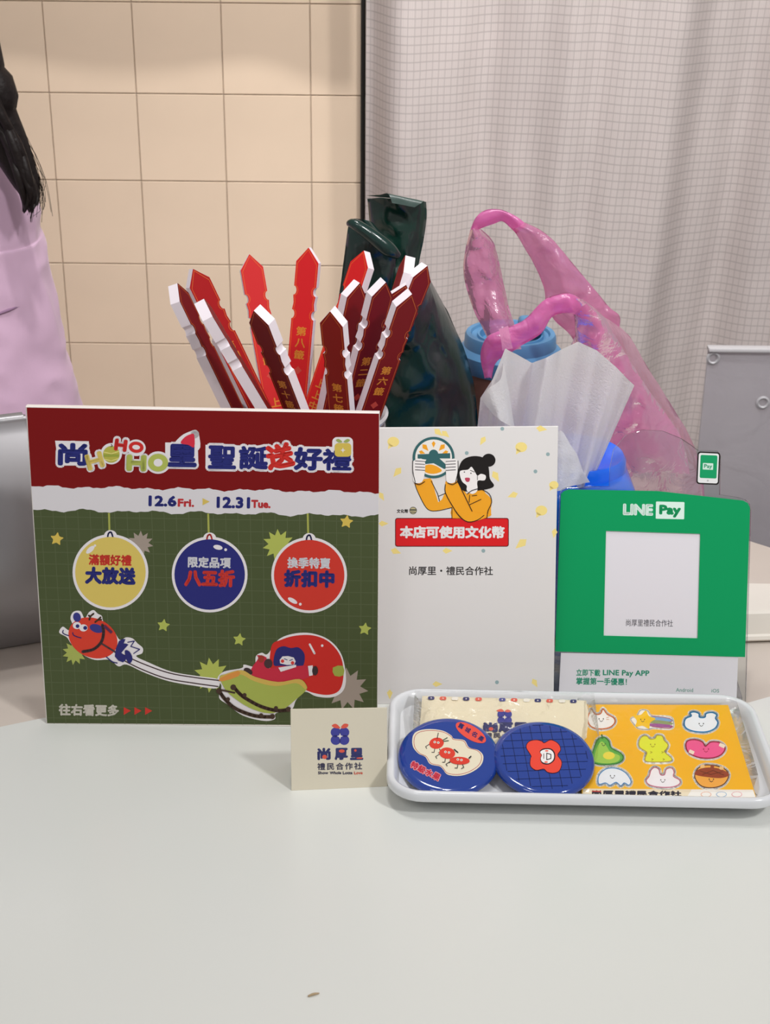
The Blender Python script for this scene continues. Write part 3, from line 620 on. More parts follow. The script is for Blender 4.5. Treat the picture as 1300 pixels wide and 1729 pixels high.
# ================================================================= TRAY
def rrect_pts(w, d, r, n=8):
    P = []
    for cx, cy, a0 in ((w / 2 - r, d / 2 - r, 0), (-w / 2 + r, d / 2 - r, 90), (-w / 2 + r, -d / 2 + r, 180), (w / 2 - r, -d / 2 + r, 270)):
        for i in range(n + 1): t = math.radians(a0 + 90 * i / n); P.append((cx + r * math.cos(t), cy + r * math.sin(t)))
    return P
TC = V((.1155, .7552, SH)); TYAW = math.radians(-1.0); TW, TD = .2250, .1135
def tray():
    t = thing('serving_tray', 'shallow white plastic tray with rounded corners at the lower right', 'tray', TC)
    prof = [(-.030, .000), (-.020, .0006), (-.014, .0035), (-.0075, .0090), (-.0045, .0102), (-.0006, .0106), (0, .0115), (0, .0150), (-.0008, .0164), (-.0026, .0168), (-.0044, .0158), (-.0066, .0105), (-.0090, .0052), (-.0125, .0030), (-.018, .0026)]
    vs, fs = [], []; c, s = math.cos(TYAW), math.sin(TYAW); N = None
    for off, z in prof:
        P = rrect_pts(TW + 2 * off, TD + 2 * off, max(.004, .021 + off)); N = len(P)
        vs += [TC + V((x * c - y * s, x * s + y * c, z)) for x, y in P]
    for i in range(len(prof) - 1):
        for j in range(N): fs.append((i * N + j, i * N + (j + 1) % N, (i + 1) * N + (j + 1) % N, (i + 1) * N + j))
    fs.append(tuple(range(N))[::-1]); fs.append(tuple((len(prof) - 1) * N + j for j in range(N)))
    o = obj('tray_shell', vs, fs, mat('e0e2e6', .18, .5, coat=.3), t, smooth=True); autosmooth(o, 60)
tray()
TF = SH + .0026
# pouch (cream cloth bag in a clear sleeve), leaning on the rear wall of the tray
def tilted(BL, BR, TL, TR, zb, zt):
    P = [onz(*BL, zb), onz(*BR, zb), onz(*TR, zt), onz(*TL, zt)]
    u = (P[1] - P[0]).normalized(); v = (P[3] - P[0]); v = (v - u * v.dot(u)).normalized(); n = u.cross(v); return P, u, v, n
P, u, v, n = tilted((704, 1285), (1008, 1285), (713, 1175), (990, 1181), TF + .0040, TF + .0165)
_pn = (P[1] - P[0]).cross(P[3] - P[0]).normalized(); P[2] = P[2] - _pn * (P[2] - P[0]).dot(_pn); n = _pn
pch = thing('cloth_pouch', 'cream cloth pouch with navy and red motifs in a clear sleeve, behind the badges', 'pouch', P[0])
def pillow(name, m, parent, P, n, th, nu=26, nv=18, nz=.0006, seed=0, edge=.3, **k):
    vs, fs = [], []
    for side in (1, -1):
        for j in range(nv + 1):
            for i in range(nu + 1):
                a_, b_ = i / nu, j / nv
                q = (P[0] * (1 - a_) + P[1] * a_) * (1 - b_) + (P[3] * (1 - a_) + P[2] * a_) * b_
                e = (min(1, min(a_, 1 - a_) * 14) * min(1, min(b_, 1 - b_) * 12)) ** edge
                h = th * e * (.5 if side > 0 else -.5) + (nz * noise.noise(q * 60 + V((seed, 0, 0))) + nz * .6 * noise.noise(q * 160)) * e * (side > 0)
                vs.append(q + n * h)
    M = (nu + 1) * (nv + 1)
    for s_ in (0, M):
        for j in range(nv):
            for i in range(nu):
                q = s_ + j * (nu + 1) + i; f = (q, q + 1, q + nu + 2, q + nu + 1); fs.append(f if s_ == 0 else f[::-1])
    return obj(name, vs, fs, m, parent, smooth=True, **k)
pillow('pouch_cloth', mat('ebe0c4', .7, .3, bump=.15, bscale=900, k=1.03), pch, P, n, .005, nz=.0004)
Q = [onz(695, 1292, TF + .0045), onz(1018, 1292, TF + .0045), onz(1003, 1170, TF + .0195), onz(700, 1166, TF + .0185)]
pillow('clear_sleeve', clear((.99, .99, .99), .02, .12, bump=.5, bscale=90), pch, [Q[0], Q[1], Q[2], Q[3]], n, .0075, nz=.0012, seed=5)
A = Art(pch, P[0] + n * .0029, u, _pn.cross(u), k=1.0, rough=.6); A.begin(1)
for x, c in ((728, '34376e'), (748, 'e0604c'), (768, 'efeadf'), (787, '34376e'), (808, 'e0604c'), (848, '4a4d95'), (868, 'e0604c'), (889, 'efeadf'), (908, '34376e'), (928, 'e0604c'), (949, 'efeadf'), (968, '34376e')):
    yy = 1178.5 + (x - 728) * .023
    A.rrect(x - 5.5, yy - 2.8, x + 5.5, yy + 2.8, 2.4, c, step=0, n=3)
    A.lay = 2; A.star(x, yy, 1.6, .7, 4, 'efe9dc', step=0); A.lay = 1
A.done('border_motifs', 'row of small navy, red and white motifs along the pouch edge')
A.begin(1); quatre(A, 852, 1211, 12, '3e3f98', 'efe6d2'); A.poly([(838, 1200), (846, 1197), (851, 1201), (845, 1202)], 'df6a58', smooth=3); A.poly([(863, 1201), (857, 1198), (852, 1201), (857, 1203)], 'df6a58', smooth=3)
for x0, ch in ((817, '尚'), (843, '厚'), (868, '里')): A.text(ch, (x0, 1221, x0 + 22, 1235), '34376e', bold=1.5, rot=1)
A.ell(829, 1231, 4, 3, 'df5a48', n=12); A.text('禮民合作社', (818, 1238, 890, 1246), '3c3b55', bold=.3, nb=4, rot=1, spacing=1.2)
A.done('pouch_logo', 'blue and red logo lettering on the pouch')
# sticker sheet
P, u, v, n = tilted((983, 1346), (1276, 1347), (968, 1191), (1229, 1192), TF + .0018, TF + .0135)
P[0] = P[0].lerp(P[0], 0)
stk = thing('sticker_sheet', 'orange yellow sticker sheet with nine cartoon stickers at the right of the tray', 'sticker sheet', P[0])
pn = (P[1] - P[0]).cross(P[3] - P[0]).normalized()
P[2] = P[2] - pn * (P[2] - P[0]).dot(pn); n = pn
obj('backing_sheet', [p + pn * c for c in (0, .0008) for p in P], [(3, 2, 1, 0), (4, 5, 6, 7), (0, 1, 5, 4), (1, 2, 6, 5), (2, 3, 7, 6), (3, 0, 4, 7)], mat('f6b81c', .4, k=1.02), stk)
B0 = P[0] + pn * .0008
u = (P[1] - P[0]).normalized(); v = pn.cross(u)
A = Art(stk, B0, u, v, k=1.0, rough=.4); SW = 'f1efe9'
A.begin(1); A.poly([(984, 1331.5), (1271.5, 1333.5), (1275.8, 1346), (983.5, 1345)], 'eddfc2'); A.poly([(1168, 1332.8), (1271, 1333.5), (1275.5, 1346), (1160, 1345)], 'f3efe8')
A.text('尚厚里禮民合作社', (1000, 1335.5, 1150, 1344), '2d2a3a', bold=.8, nb=4, rot=.4); A.stroke([(1000, 1336), (1014, 1336.5)], 2, 'c23b3b')
for x, c in ((1192, 'e8a080'), (1218, '79a6d0'), (1244, 'e79aa6')): A.ell(x, 1341.5, 9, 4.6, c, n=16, step=1); A.ell(x, 1341.5, 8, 3.8, 'f3efe8', n=16)
A.done('footer_strip', 'cream footer strip with dark lettering and outlined faces')
def face(A, x, y, s=1, c='4a4038', w=1.2):
    A.ell(x - 4 * s, y, 1.1 * s, 1.5 * s, c, n=8, step=0); A.ell(x + 4 * s, y, 1.1 * s, 1.5 * s, c, n=8, step=0); A.stroke([(x - 3 * s, y + 3 * s), (x, y + 5 * s), (x + 3 * s, y + 3 * s)], w * .8, c, smooth=3)
def sticker(name, lab, pts, line, fill, extra=None, lw=2.2, bw=8, sm=5):
    A.begin(1); A.stroke(pts, bw, SW, smooth=sm, closed=True); A.poly(pts, SW, smooth=sm)
    if line: A.poly(pts, fill, smooth=sm); A.stroke(pts, lw, line, smooth=sm, closed=True)
    else: A.poly(pts, fill, smooth=sm)
    if extra: extra()
    A.done('sticker', lab)
def ex():
    face(A, 1015, 1214, .9); A.stroke([(1024, 1212), (1028, 1211)], .8, 'd98a50'); A.stroke([(1024, 1215), (1028, 1215)], .8, 'd98a50')
sticker('cat', 'white cat face sticker with orange outline', [(992, 1215), (996, 1202), (999, 1198), (1005, 1206), (1014, 1205), (1018, 1197), (1025, 1206), (1036, 1212), (1038, 1220), (1030, 1228), (1014, 1231), (998, 1227)], 'd8743e', 'f2efea', ex, sm=3)
def ex():
    for i, c in enumerate(('7fa8d8', '93a06c', 'a35a9a')):
        A.poly([(1098 + i * -1, 1209.5 + i * 6), (1131, 1213 + i * 5.5), (1134, 1219 + i * 5), (1098, 1215.5 + i * 5.5)], c, smooth=2)
    A.stroke([(1100, 1209), (1130, 1213), (1134, 1218), (1130, 1220)], 1, 'b04a60', smooth=3); A.stroke([(1101, 1227), (1130, 1230), (1134, 1225)], 1, 'b04a60', smooth=3)
    A.star(1087, 1216, 20, 12, 5, 'fdc60f', rot=-80, round_=4, sy=.82); face(A, 1085, 1215, .8)
sticker('shooting_star', 'yellow shooting star sticker with striped tail', [(1066, 1214), (1076, 1209), (1082, 1200), (1093, 1201), (1100, 1209), (1130, 1211), (1136, 1219), (1133, 1230), (1104, 1229), (1092, 1231), (1078, 1229), (1071, 1222)], None, SW, ex, bw=5)
sticker('bear', 'white bear face sticker with blue outline', [(1155, 1222), (1158, 1213), (1167, 1209), (1165, 1204), (1172, 1202), (1180, 1205), (1181, 1211), (1190, 1211), (1192, 1205), (1202, 1203), (1210, 1207), (1208, 1213), (1212, 1220), (1207, 1230), (1192, 1236), (1172, 1235), (1159, 1230)], '2e86c1', 'eef0f3', lambda: face(A, 1184, 1222, .9), lw=2.4, sm=4)
def ex():
    A.poly([(1003, 1283), (1008, 1262), (1016, 1252), (1024, 1260), (1031, 1270), (1046, 1276), (1044, 1285), (1030, 1289), (1012, 1288)], 'a4cf56', smooth=4); A.ell(1028, 1276, 10, 6.5, 'f2dc4c'); A.ell(1028, 1276, 10, 6.5, '6f9a38', n=20, step=0) if False else None
    A.stroke([(1016, 1241), (1017, 1247)], 2.4, '3c7a38'); face(A, 1019, 1256, .7)
sticker('avocado', 'green avocado sticker', [(999, 1279), (1005, 1258), (1010, 1248), (1020, 1245), (1028, 1252), (1032, 1263), (1048, 1272), (1052, 1281), (1042, 1289), (1018, 1291), (1003, 1288)], '3e8a3c', '5fae48', ex)
def ex():
    face(A, 1102, 1257, .9, 'a58f22')
    for q in ((1098, 1269), (1117, 1269), (1100, 1281), (1119, 1281)): A.stroke([(q[0], q[1]), (q[0] + 3, q[1] + 1.5), (q[0], q[1] + 3)], .8, 'a58f22')
sticker('gummy_bear', 'lime yellow gummy bear sticker', [(1080, 1262), (1079, 1252), (1084, 1244), (1092, 1243), (1097, 1248), (1106, 1247), (1109, 1242), (1118, 1243), (1121, 1250), (1128, 1258), (1124, 1266), (1122, 1270), (1134, 1281), (1128, 1286), (1092, 1286), (1090, 1278), (1092, 1270)], 'b9a23c', 'e4e83c', ex, lw=1.4, sm=3)
def ex():
    face(A, 1192, 1265, 1, 'b02a50'); A.rrect(1214, 1256, 1224, 1262, 1, 'f2e6d0', rot=25); A.rrect(1163, 1267, 1172, 1273, 1, 'f2e6d0', rot=25)
sticker('heart', 'pink heart face sticker', [(1158, 1260), (1161, 1251), (1174, 1249), (1186, 1253), (1191, 1260), (1200, 1253), (1215, 1254), (1224, 1263), (1218, 1274), (1202, 1280), (1180, 1279), (1163, 1271)], 'a82b4c', 'f05f97', ex, sm=4)
sticker('ghost', 'white ghost sticker with blue outline', [(1011, 1324), (1011, 1310), (1022, 1299), (1038, 1297), (1055, 1304), (1065, 1318), (1062, 1326), (1054, 1322), (1048, 1327), (1040, 1321), (1030, 1326), (1022, 1322)], '4b93cf', 'eef0f4', lambda: face(A, 1034, 1310, .85), lw=1.6, sm=4)
sticker('rabbit', 'white rabbit face sticker with pink outline', [(1091, 1318), (1096, 1311), (1099, 1301), (1105, 1296), (1112, 1299), (1115, 1308), (1122, 1308), (1125, 1299), (1134, 1297), (1138, 1304), (1137, 1311), (1147, 1317), (1147, 1324), (1134, 1329), (1112, 1329), (1096, 1325)], 'd0708c', 'f4f0f2', lambda: face(A, 1119, 1317, .85), lw=1.6, sm=4)
def ex():
    A.poly([(1173, 1305), (1180, 1299), (1196, 1296), (1214, 1298), (1228, 1304), (1230, 1310), (1216, 1314), (1192, 1312), (1176, 1309)], '9a4326', smooth=4); A.stroke([(1203, 1292), (1202, 1298)], 6, '9a4326', caps=False); A.ell(1186, 1294, 4, 3, 'f3c987'); A.ell(1218, 1297, 4, 3, 'f3c987')
    A.stroke([(1182, 1302), (1200, 1308), (1220, 1303)], .8, '5f2a18'); A.stroke([(1186, 1308), (1204, 1301), (1222, 1309)], .8, '5f2a18'); face(A, 1201, 1316, .9)
sticker('acorn', 'smiling acorn sticker with brown cap', [(1173, 1312), (1178, 1298), (1190, 1292), (1208, 1293), (1224, 1299), (1230, 1310), (1222, 1324), (1204, 1330), (1184, 1327)], '5f3420', 'f5b04c', ex, lw=1.6)
Q = [onz(978, 1343, TF + .002), onz(1290, 1343, TF + .002), onz(1243, 1180, TF + .0155), onz(975, 1178, TF + .0150)]
pillow('clear_sleeve', clear((.99, .99, .99), .012, .12, bump=.35, bscale=70), stk, Q, n, .0045, nz=.0008, seed=9)
# badges
def badge(cx, cy, z, tilt, roll, label, R=.0296):
    c = onz(cx, cy, z); tl = math.radians(tilt); nn = V((math.sin(math.radians(roll)), -math.sin(tl), math.cos(tl))).normalized()
    t = thing('button_badge', label, 'badge', c, group=None)
    prof = [(0, -.0035), (R - .004, -.0035), (R - .0010, -.0045), (R, -.0034), (R - .0001, -.0022), (R - .0010, -.0008), (R - .0026, -.0001), (R - .0045, 0), (0, .0002)]
    lathe('badge_face', mat('1f3f96', .10, .5, coat=.6), t, c, prof, 64, nn)
    u = X_ - nn * X_.dot(nn); u.normalize(); v = nn.cross(u); return t, c + nn * .0002, u, v
t, c, u, v = badge(757.5, 1273, TF + .0135, 15, -1, 'round blue badge printed with three red fruit figures, left one in the tray')
A = Art(t, c, u, v, rough=.15, spec=.5)
A.begin(1)
cloud = [(697, 1243), (706, 1234), (726, 1231), (748, 1234), (762, 1242), (766, 1247), (784, 1250), (792, 1262), (808, 1267), (816, 1277), (812, 1292), (796, 1304), (776, 1310), (756, 1308), (748, 1299), (742, 1294), (726, 1290), (718, 1278), (706, 1272), (697, 1260)]
A.poly(cloud, 'ece2c8', smooth=5)
inn = [(756 + (x - 756) * .95, 1270 + (y - 1270) * .94) for x, y in cloud]; A.stroke(inn, .9, 'b5384a', smooth=4, closed=True)
def fig(x, y, rx, ry, ro=0):
    A.ell(x, y, rx, ry, 'e0402f', rot=ro); A.ell(x - 3, y - 2, 2.2, 2, 'f2ebe0', n=10); A.ell(x + 3, y - 1, 2.2, 2, 'f2ebe0', n=10); A.ell(x - 3, y - 2, .9, .9, '2a2026', n=8); A.ell(x + 3, y - 1, .9, .9, '2a2026', n=8)
    A.stroke([(x - rx, y + 2), (x - rx - 6, y + 6), (x - rx - 4, y + 9)], 1.1, '2a2a30'); A.stroke([(x - 3, y + ry), (x - 4, y + ry + 6), (x - 8, y + ry + 6)], 1.1, '2a2a30'); A.stroke([(x + 5, y + ry), (x + 7, y + ry + 5), (x + 3, y + ry + 7)], 1.1, '2a2a30')
fig(737, 1255, 12.5, 9.5, -10); A.stroke([(738, 1247), (740, 1238)], 1.2, '2a2a30'); A.stroke([(748, 1250), (755, 1246)], 1.6, '3c5a4a'); A.stroke([(749, 1252), (757, 1251)], 1.6, '3c5a4a')
fig(755, 1272, 13.5, 9.5, 5); A.stroke([(767, 1266), (773, 1271)], 2, '2a2a30')
fig(776, 1285, 17, 6.5, 2); A.stroke([(792, 1281), (795, 1278)], 2.2, '2a2a30')
A.done('fruit_print', 'cream cloud with three red fruit figures')
A.begin(1); A.ell(795, 1237, 29, 11.5, 'ee5546', rot=31); o = A.done('oval_label', 'red oval')
A.begin(3)
for i, ch in enumerate('舊城名產'): A.text(ch, (774 + i * 11.3, 1221.5 + i * 7, 783 + i * 11.3, 1230 + i * 7), '2b2c66', bold=.3, nb=4, rot=31)
A.done('lettering', 'navy lettering', parent=o)
A.begin(1)
for i, ch in enumerate('特級水果'):
    bx = (694 + i * 12.2, 1287 + i * 6.2, 706 + i * 12.2, 1298 + i * 6.2); A.text(ch, bx, 'f0a0a8', bold=1.7, rot=30, step=0)
A.lay = 3
for i, ch in enumerate('特級水果'):
    bx = (694 + i * 12.2, 1287 + i * 6.2, 706 + i * 12.2, 1298 + i * 6.2); A.text(ch, bx, 'cc2f45', bold=.6, nb=6, rot=30, step=0)
A.done('fruit_lettering', 'slanting pink and red lettering')
t, c, u, v = badge(918.5, 1277, TF + .0140, 13, 1, 'round blue gridded badge with a red flower face, right one in the tray')
A = Art(t, c, u, v, rough=.15, spec=.5)
A.begin(1); cu, cv = 0, 0; R_ = .0252
B = Art(t, c, u, v, px=False, rough=.15, spec=.5); B.begin(1)
rot = math.radians(4)
for i in range(-4, 5):
    s_ = i * .0060 + .001; 
    if abs(s_) < R_:
        h = math.sqrt(R_ ** 2 - s_ ** 2)
        B.stroke([(s_ * math.cos(rot) - h * math.sin(rot), s_ * math.sin(rot) + h * math.cos(rot)), (s_ * math.cos(rot) + h * math.sin(rot), s_ * math.sin(rot) - h * math.cos(rot))], .00028, '14204f', caps=False, step=0)
        B.stroke([(h * math.cos(rot) - s_ * math.sin(rot), h * math.sin(rot) + s_ * math.cos(rot)), (-h * math.cos(rot) - s_ * math.sin(rot), -h * math.sin(rot) + s_ * math.cos(rot))], .00028, '14204f', caps=False, step=0)
B.done('grid_lines', 'thin dark grid')
pet = [(889, 1262), (893, 1253), (904, 1250), (914, 1252), (919, 1255), (930, 1250), (942, 1256), (946, 1266), (941, 1275), (948, 1287), (944, 1301), (934, 1305), (924, 1303), (918, 1298), (905, 1300), (896, 1293), (896, 1281), (897, 1276)]
A.begin(3); A.stroke(pet, 2.2, '4a1720', smooth=4, closed=True); A.poly(pet, 'ee4a38', smooth=4)
A.poly([(911, 1269), (917, 1264), (930, 1264), (937, 1272), (936, 1284), (926, 1291), (915, 1289), (912, 1281), (914, 1275)], '3b1a20', smooth=3); A.poly([(912, 1270), (918, 1266), (929, 1266), (935, 1273), (934, 1283), (926, 1289), (916, 1287), (913, 1281), (915, 1275)], 'f3efee', smooth=3)
A.stroke([(923, 1272), (930, 1274), (930, 1281), (923, 1283), (923, 1272)], 1.5, '22161c'); A.stroke([(918, 1273), (918, 1281)], 1.1, '22161c'); A.ell(923, 1268, 3, 1.4, 'ee6a55', n=10); A.ell(922, 1287, 3, 1.4, 'ee6a55', n=10)
A.done('flower_face', 'red flower shape with a white laughing face')

# ================================================================= CUP WITH FORTUNE STICKS
CC = V((-.0475, .918, 0)); CR, CH = .0475, .1625
cup = thing('stick_cup', 'clear plastic cup holding the red fortune sticks behind the board', 'cup', CC)
cm = film('dcdcdc', .72, .08, .3, bump=0, gloss=.10, k=1)
lathe('cup_wall', cm, cup, CC, [(0, .001), (.036, .001), (CR - .001, CH - .010), (CR - .001, CH), (CR - .0025, CH), (CR - .0025, CH - .010), (.0345, .003), (0, .003)], 56)
lathe('rim', mat('c9c9cb', .2, .6), cup, CC, [(CR - .003, CH - .001), (CR, CH + .0015), (CR + .0016, CH), (CR + .001, CH - .002), (CR - .002, CH - .003), (CR - .003, CH - .001)], 56)
lathe('lower_ring', mat('bdbdbf', .2, .6), cup, CC, [(CR - .0022, CH - .010), (CR - .0002, CH - .009), (CR - .0002, CH - .011), (CR - .0022, CH - .012), (CR - .0022, CH - .010)], 56)
SW2, STH = .0076, .0070
def stick_profile(L):
    """one side (t,s) outline points; s counted from the tip"""
    P = [(0, 0), (SW2, .0095)]
    def notch(c, r=.0030): return [(SW2, c - r - .0006)] + [(SW2 - r * .62 * math.sin(math.pi * i / 6), c - r * math.cos(math.pi * i / 6)) for i in range(7)] + [(SW2, c + r + .0006)]
    P += notch(.0285) + [(SW2 - .0006, .0365)] + notch(.0440) + [(SW2, .050), (SW2, L)]
    return P
def stick(lab, tip, low, Yt, Yl, psi, txt='', red='c21e1e', dirn=1, gold='d9892c'):
    """tip / low: photo positions of the tip and of a lower point, at depths Yt, Yl; psi: turn about its own axis"""
    T = ony(*tip, Yt); Lw = ony(*low, Yl); ax = (T - Lw).normalized()
    zb = .006; B = T - ax * ((T.z - zb) / ax.z); L = (T - B).length
    vd = CAM - (T + B) / 2; n0 = (vd - ax * vd.dot(ax)).normalized()
    n = Matrix.Rotation(math.radians(psi), 3, ax) @ n0; u = ax.cross(n); u = -u if u.x * 1 < 0 and False else u
    t = thing('fortune_stick', lab, 'stick', B, group='fortune sticks in the cup')
    h = stick_profile(L); out = h + [(-a_, s_) for a_, s_ in h[:0:-1]]
    P2 = [(a_, L - s_) for a_, s_ in out]
    prism('foam_core', mat('e6dde4', .7, .3, k=1.1), t, P2, B, u, ax, n, -STH, -.0003)
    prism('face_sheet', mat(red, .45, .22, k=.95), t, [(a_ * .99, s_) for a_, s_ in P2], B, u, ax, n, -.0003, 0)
    A = Art(t, B, u, ax, px=False, rough=.35, spec=.5)
    hi = [(max(0, a_ - .0011) if i else 0, s_ + (.0013 if i < 2 else 0)) for i, (a_, s_) in enumerate(h)]
    A.begin(1); A.stroke([(a_, L - s_) for a_, s_ in hi], .00022, 'e2782a', caps=False, step=0); A.stroke([(-a_, L - s_) for a_, s_ in hi], .00022, 'e2782a', caps=False)
    A.done('gold_border', 'thin gold border line')
    A.begin(1); s_ = L - .0515; w_ = .0033
    for i, ch in enumerate(txt):
        hgt = .0006 if ch == '一' else .0058 
        A.text(ch, (-w_, s_ - .0034 + .0029, w_, s_ - .0034 - .0029) if ch not in '一二' else (-w_, s_ - .0034 + (.0004 if ch == '一' else .0019), w_, s_ - .0034 - (.0004 if ch == '一' else .0019)), gold, bold=.00016, nb=4, step=0); s_ -= .0078
    if txt:
        A.star(0, s_ - .006, .0028, .0019, 4, 'c4453a', step=0)
        s_ -= .024
        for ch in '上上中':
            A.text(ch, (-w_, s_ + .0029, w_, s_ - .0029), gold, bold=.00016, nb=4, step=0); s_ -= .0078
        A.done('lettering', 'gold Chinese lettering')
    r0 = (B - CC); rr_ = math.hypot(r0.x, r0.y); R = Lw - CC
    print('stick', tip, 'base r %.3f' % rr_, 'low z %.3f r %.3f' % (Lw.z, math.hypot(R.x, R.y)), 'L %.3f' % L)
    return t
# back row first
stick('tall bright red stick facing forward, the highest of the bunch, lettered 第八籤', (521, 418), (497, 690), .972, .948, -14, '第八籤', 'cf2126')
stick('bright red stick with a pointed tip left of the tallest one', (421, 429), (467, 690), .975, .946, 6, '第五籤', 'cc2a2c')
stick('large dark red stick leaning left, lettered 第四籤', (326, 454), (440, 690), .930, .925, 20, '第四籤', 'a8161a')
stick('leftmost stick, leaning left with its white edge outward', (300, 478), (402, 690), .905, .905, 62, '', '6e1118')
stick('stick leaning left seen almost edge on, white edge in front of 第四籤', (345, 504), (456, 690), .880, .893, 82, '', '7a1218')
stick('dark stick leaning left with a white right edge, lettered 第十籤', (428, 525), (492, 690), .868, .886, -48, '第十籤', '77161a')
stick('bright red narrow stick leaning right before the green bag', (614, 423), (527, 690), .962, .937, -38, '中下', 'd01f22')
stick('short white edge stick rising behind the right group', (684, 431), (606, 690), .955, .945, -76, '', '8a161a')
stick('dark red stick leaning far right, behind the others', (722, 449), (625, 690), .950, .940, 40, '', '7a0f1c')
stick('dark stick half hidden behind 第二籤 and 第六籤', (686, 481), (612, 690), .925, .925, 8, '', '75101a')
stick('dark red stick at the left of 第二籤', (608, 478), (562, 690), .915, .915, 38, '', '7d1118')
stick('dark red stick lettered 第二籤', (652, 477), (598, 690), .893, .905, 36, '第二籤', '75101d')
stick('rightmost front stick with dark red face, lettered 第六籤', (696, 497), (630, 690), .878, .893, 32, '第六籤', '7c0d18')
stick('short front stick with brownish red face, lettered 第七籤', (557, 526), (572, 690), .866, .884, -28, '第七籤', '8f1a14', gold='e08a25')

# ================================================================= SHEETS OF FILM AND CLOTH IN THE BACKGROUND
def strip(name, m, parent, rows, bulge=0, nz=0, nf=30, nu=14, sub=5, tube_=False, seed=0, ripple=0, rfreq=3, **k):
    """rows (xl,yl,xr,yr,Yl,Yr): left and right edge of a band in the photo and how far off each lies"""
    Q = cat(rows, sub) if False else None
    rows6 = [list(r) for r in rows]; out = []; N = len(rows6)
    for i in range(N - 1):
        g_ = lambda j: rows6[max(0, min(N - 1, j))]
        A_, B_, C_, D_ = g_(i - 1), g_(i), g_(i + 1), g_(i + 2)
        for kk in range(sub):
            t = kk / sub; out.append([.5 * (2 * b_ + (c_ - a_) * t + (2 * a_ - 5 * b_ + 4 * c_ - d_) * t * t + (3 * b_ - a_ - 3 * c_ + d_) * t ** 3) for a_, b_, c_, d_ in zip(A_, B_, C_, D_)])
    out.append(rows6[-1])
    vs, fs = [], []; sides = (1, -1) if tube_ else (1,)
    for sd in sides:
        for ri, (xl, yl, xr, yr, Yl, Yr) in enumerate(out):
            for i in range(nu + 1):
                s_ = i / nu; e = math.sin(math.pi * s_)
                Y = Yl + (Yr - Yl) * s_ - bulge * sd * e ** .7
                p = ony(xl + (xr - xl) * s_, yl + (yr - yl) * s_, Y)
                if nz:
                    q = p * nf + V((seed, sd, 0)); f_ = 1 - abs(noise.noise(q)) * 2; f2 = noise.noise(q * 2.3)
                    d = nz * (.6 * f_ + .5 * f2) * (.25 + .75 * e)
                    p = p + V((d * .2, d, d * .3))
                if ripple: p = p + Y_ * (ripple * math.sin(rfreq * 2 * math.pi * s_ + seed + .4 * math.sin(ri * .3)) * e)
                vs.append(p)
    M = len(out) * (nu + 1)
    for si in range(len(sides)):
        for j in range(len(out) - 1):
            for i in range(nu):
                q = si * M + j * (nu + 1) + i; f = (q, q + 1, q + nu + 2, q + nu + 1); fs.append(f if si == 0 else f[::-1])
    if tube_:
        for j in range(len(out) - 1):
            for i in (0, nu):
                q = j * (nu + 1) + i; f = (q, q + nu + 1, M + q + nu + 1, M + q); fs.append(f)
    return obj(name, vs, fs, m, parent, smooth=True, **k)
# ---- dark green plastic bag
def sheen_film(c, rough=.22, bump=.7, bscale=45, k=1, spec=.6):
    return mat(c, rough, spec, k, bump=bump, bscale=bscale)
GY = 1.06
gb = thing('green_bag', 'dark green plastic carrier bag standing behind the fortune sticks', 'bag', ony(680, 900, GY).xyz * V((1, 1, 0)) if False else V((.02, GY, 0)))
dg = sheen_film('092a25', .20, .5, 40, 1.0); dg2 = sheen_film('0b2f26', .22, .35, 40, 1.0); dgl = sheen_film('3c4f4a', .3, .4, 60, .9)
def z0px(x, Y):   # photo row at which depth Y meets the table
    p = V((0, Y, .002)); d = p - CAM; return 864.5 - F_PX * d.dot(UP) / d.dot(FW)
zb = z0px(0, GY)
strip('bag_body', dg, gb, [(700, 480, 728, 478, GY, GY), (662, 520, 748, 515, GY - .01, GY), (622, 560, 771, 560, GY - .01, GY), (585, 610, 788, 605, GY - .01, GY), (562, 660, 800, 655, GY - .01, GY), (550, 720, 807, 715, GY, GY), (548, 820, 812, 815, GY, GY), (560, 930, 800, 930, GY, GY), (570, zb - 12, 790, zb - 12, GY, GY)],
      bulge=.045, nz=.012, nf=26, nu=44, sub=8, tube_=True, seed=3)
strip('handle', dg2, gb, [(620, 336, 719, 342, GY + .01, GY + .01), (622, 352, 720, 366, GY + .01, GY + .01), (626, 400, 716, 400, GY + .01, GY + .01), (634, 440, 708, 440, GY + .01, GY + .01), (640, 490, 700, 490, GY + .005, GY + .005), (640, 560, 700, 560, GY, GY), (640, 620, 705, 620, GY, GY)],
      bulge=.016, nz=.006, nf=40, nu=20, sub=8, tube_=True, seed=8)
strip('fold_flap', dgl, gb, [(617, 330, 717, 342, GY + .008, GY + .0), (640, 329, 716, 340, GY - .012, GY - .010), (655, 327, 714, 341, GY - .016, GY - .014), (662, 343, 700, 350, GY - .018, GY - .016)], nz=.001, nf=50, nu=14, seed=2)
strip('handle', dg, gb, [(590, 372, 628, 377, GY - .05, GY - .05), (586, 392, 668, 424, GY - .05, GY - .05), (580, 440, 668, 446, GY - .05, GY - .05), (572, 500, 660, 500, GY - .045, GY - .045), (560, 560, 655, 560, GY - .04, GY - .04), (545, 620, 650, 620, GY - .03, GY - .03), (536, 680, 650, 680, GY - .02, GY - .02), (536, 760, 650, 760, GY - .01, GY - .01)],
      bulge=.012, nz=.007, nf=32, nu=22, sub=8, tube_=True, seed=12)
pts = [ony(589, 377, GY - .062), ony(600, 379, GY - .066), ony(628, 398, GY - .068), ony(655, 420, GY - .068), ony(672, 432, GY - .064)]
tube('rolled_edge', dg, gb, pts, [.0022, .0036, .0048, .0052, .0025], n=12, sub=6)
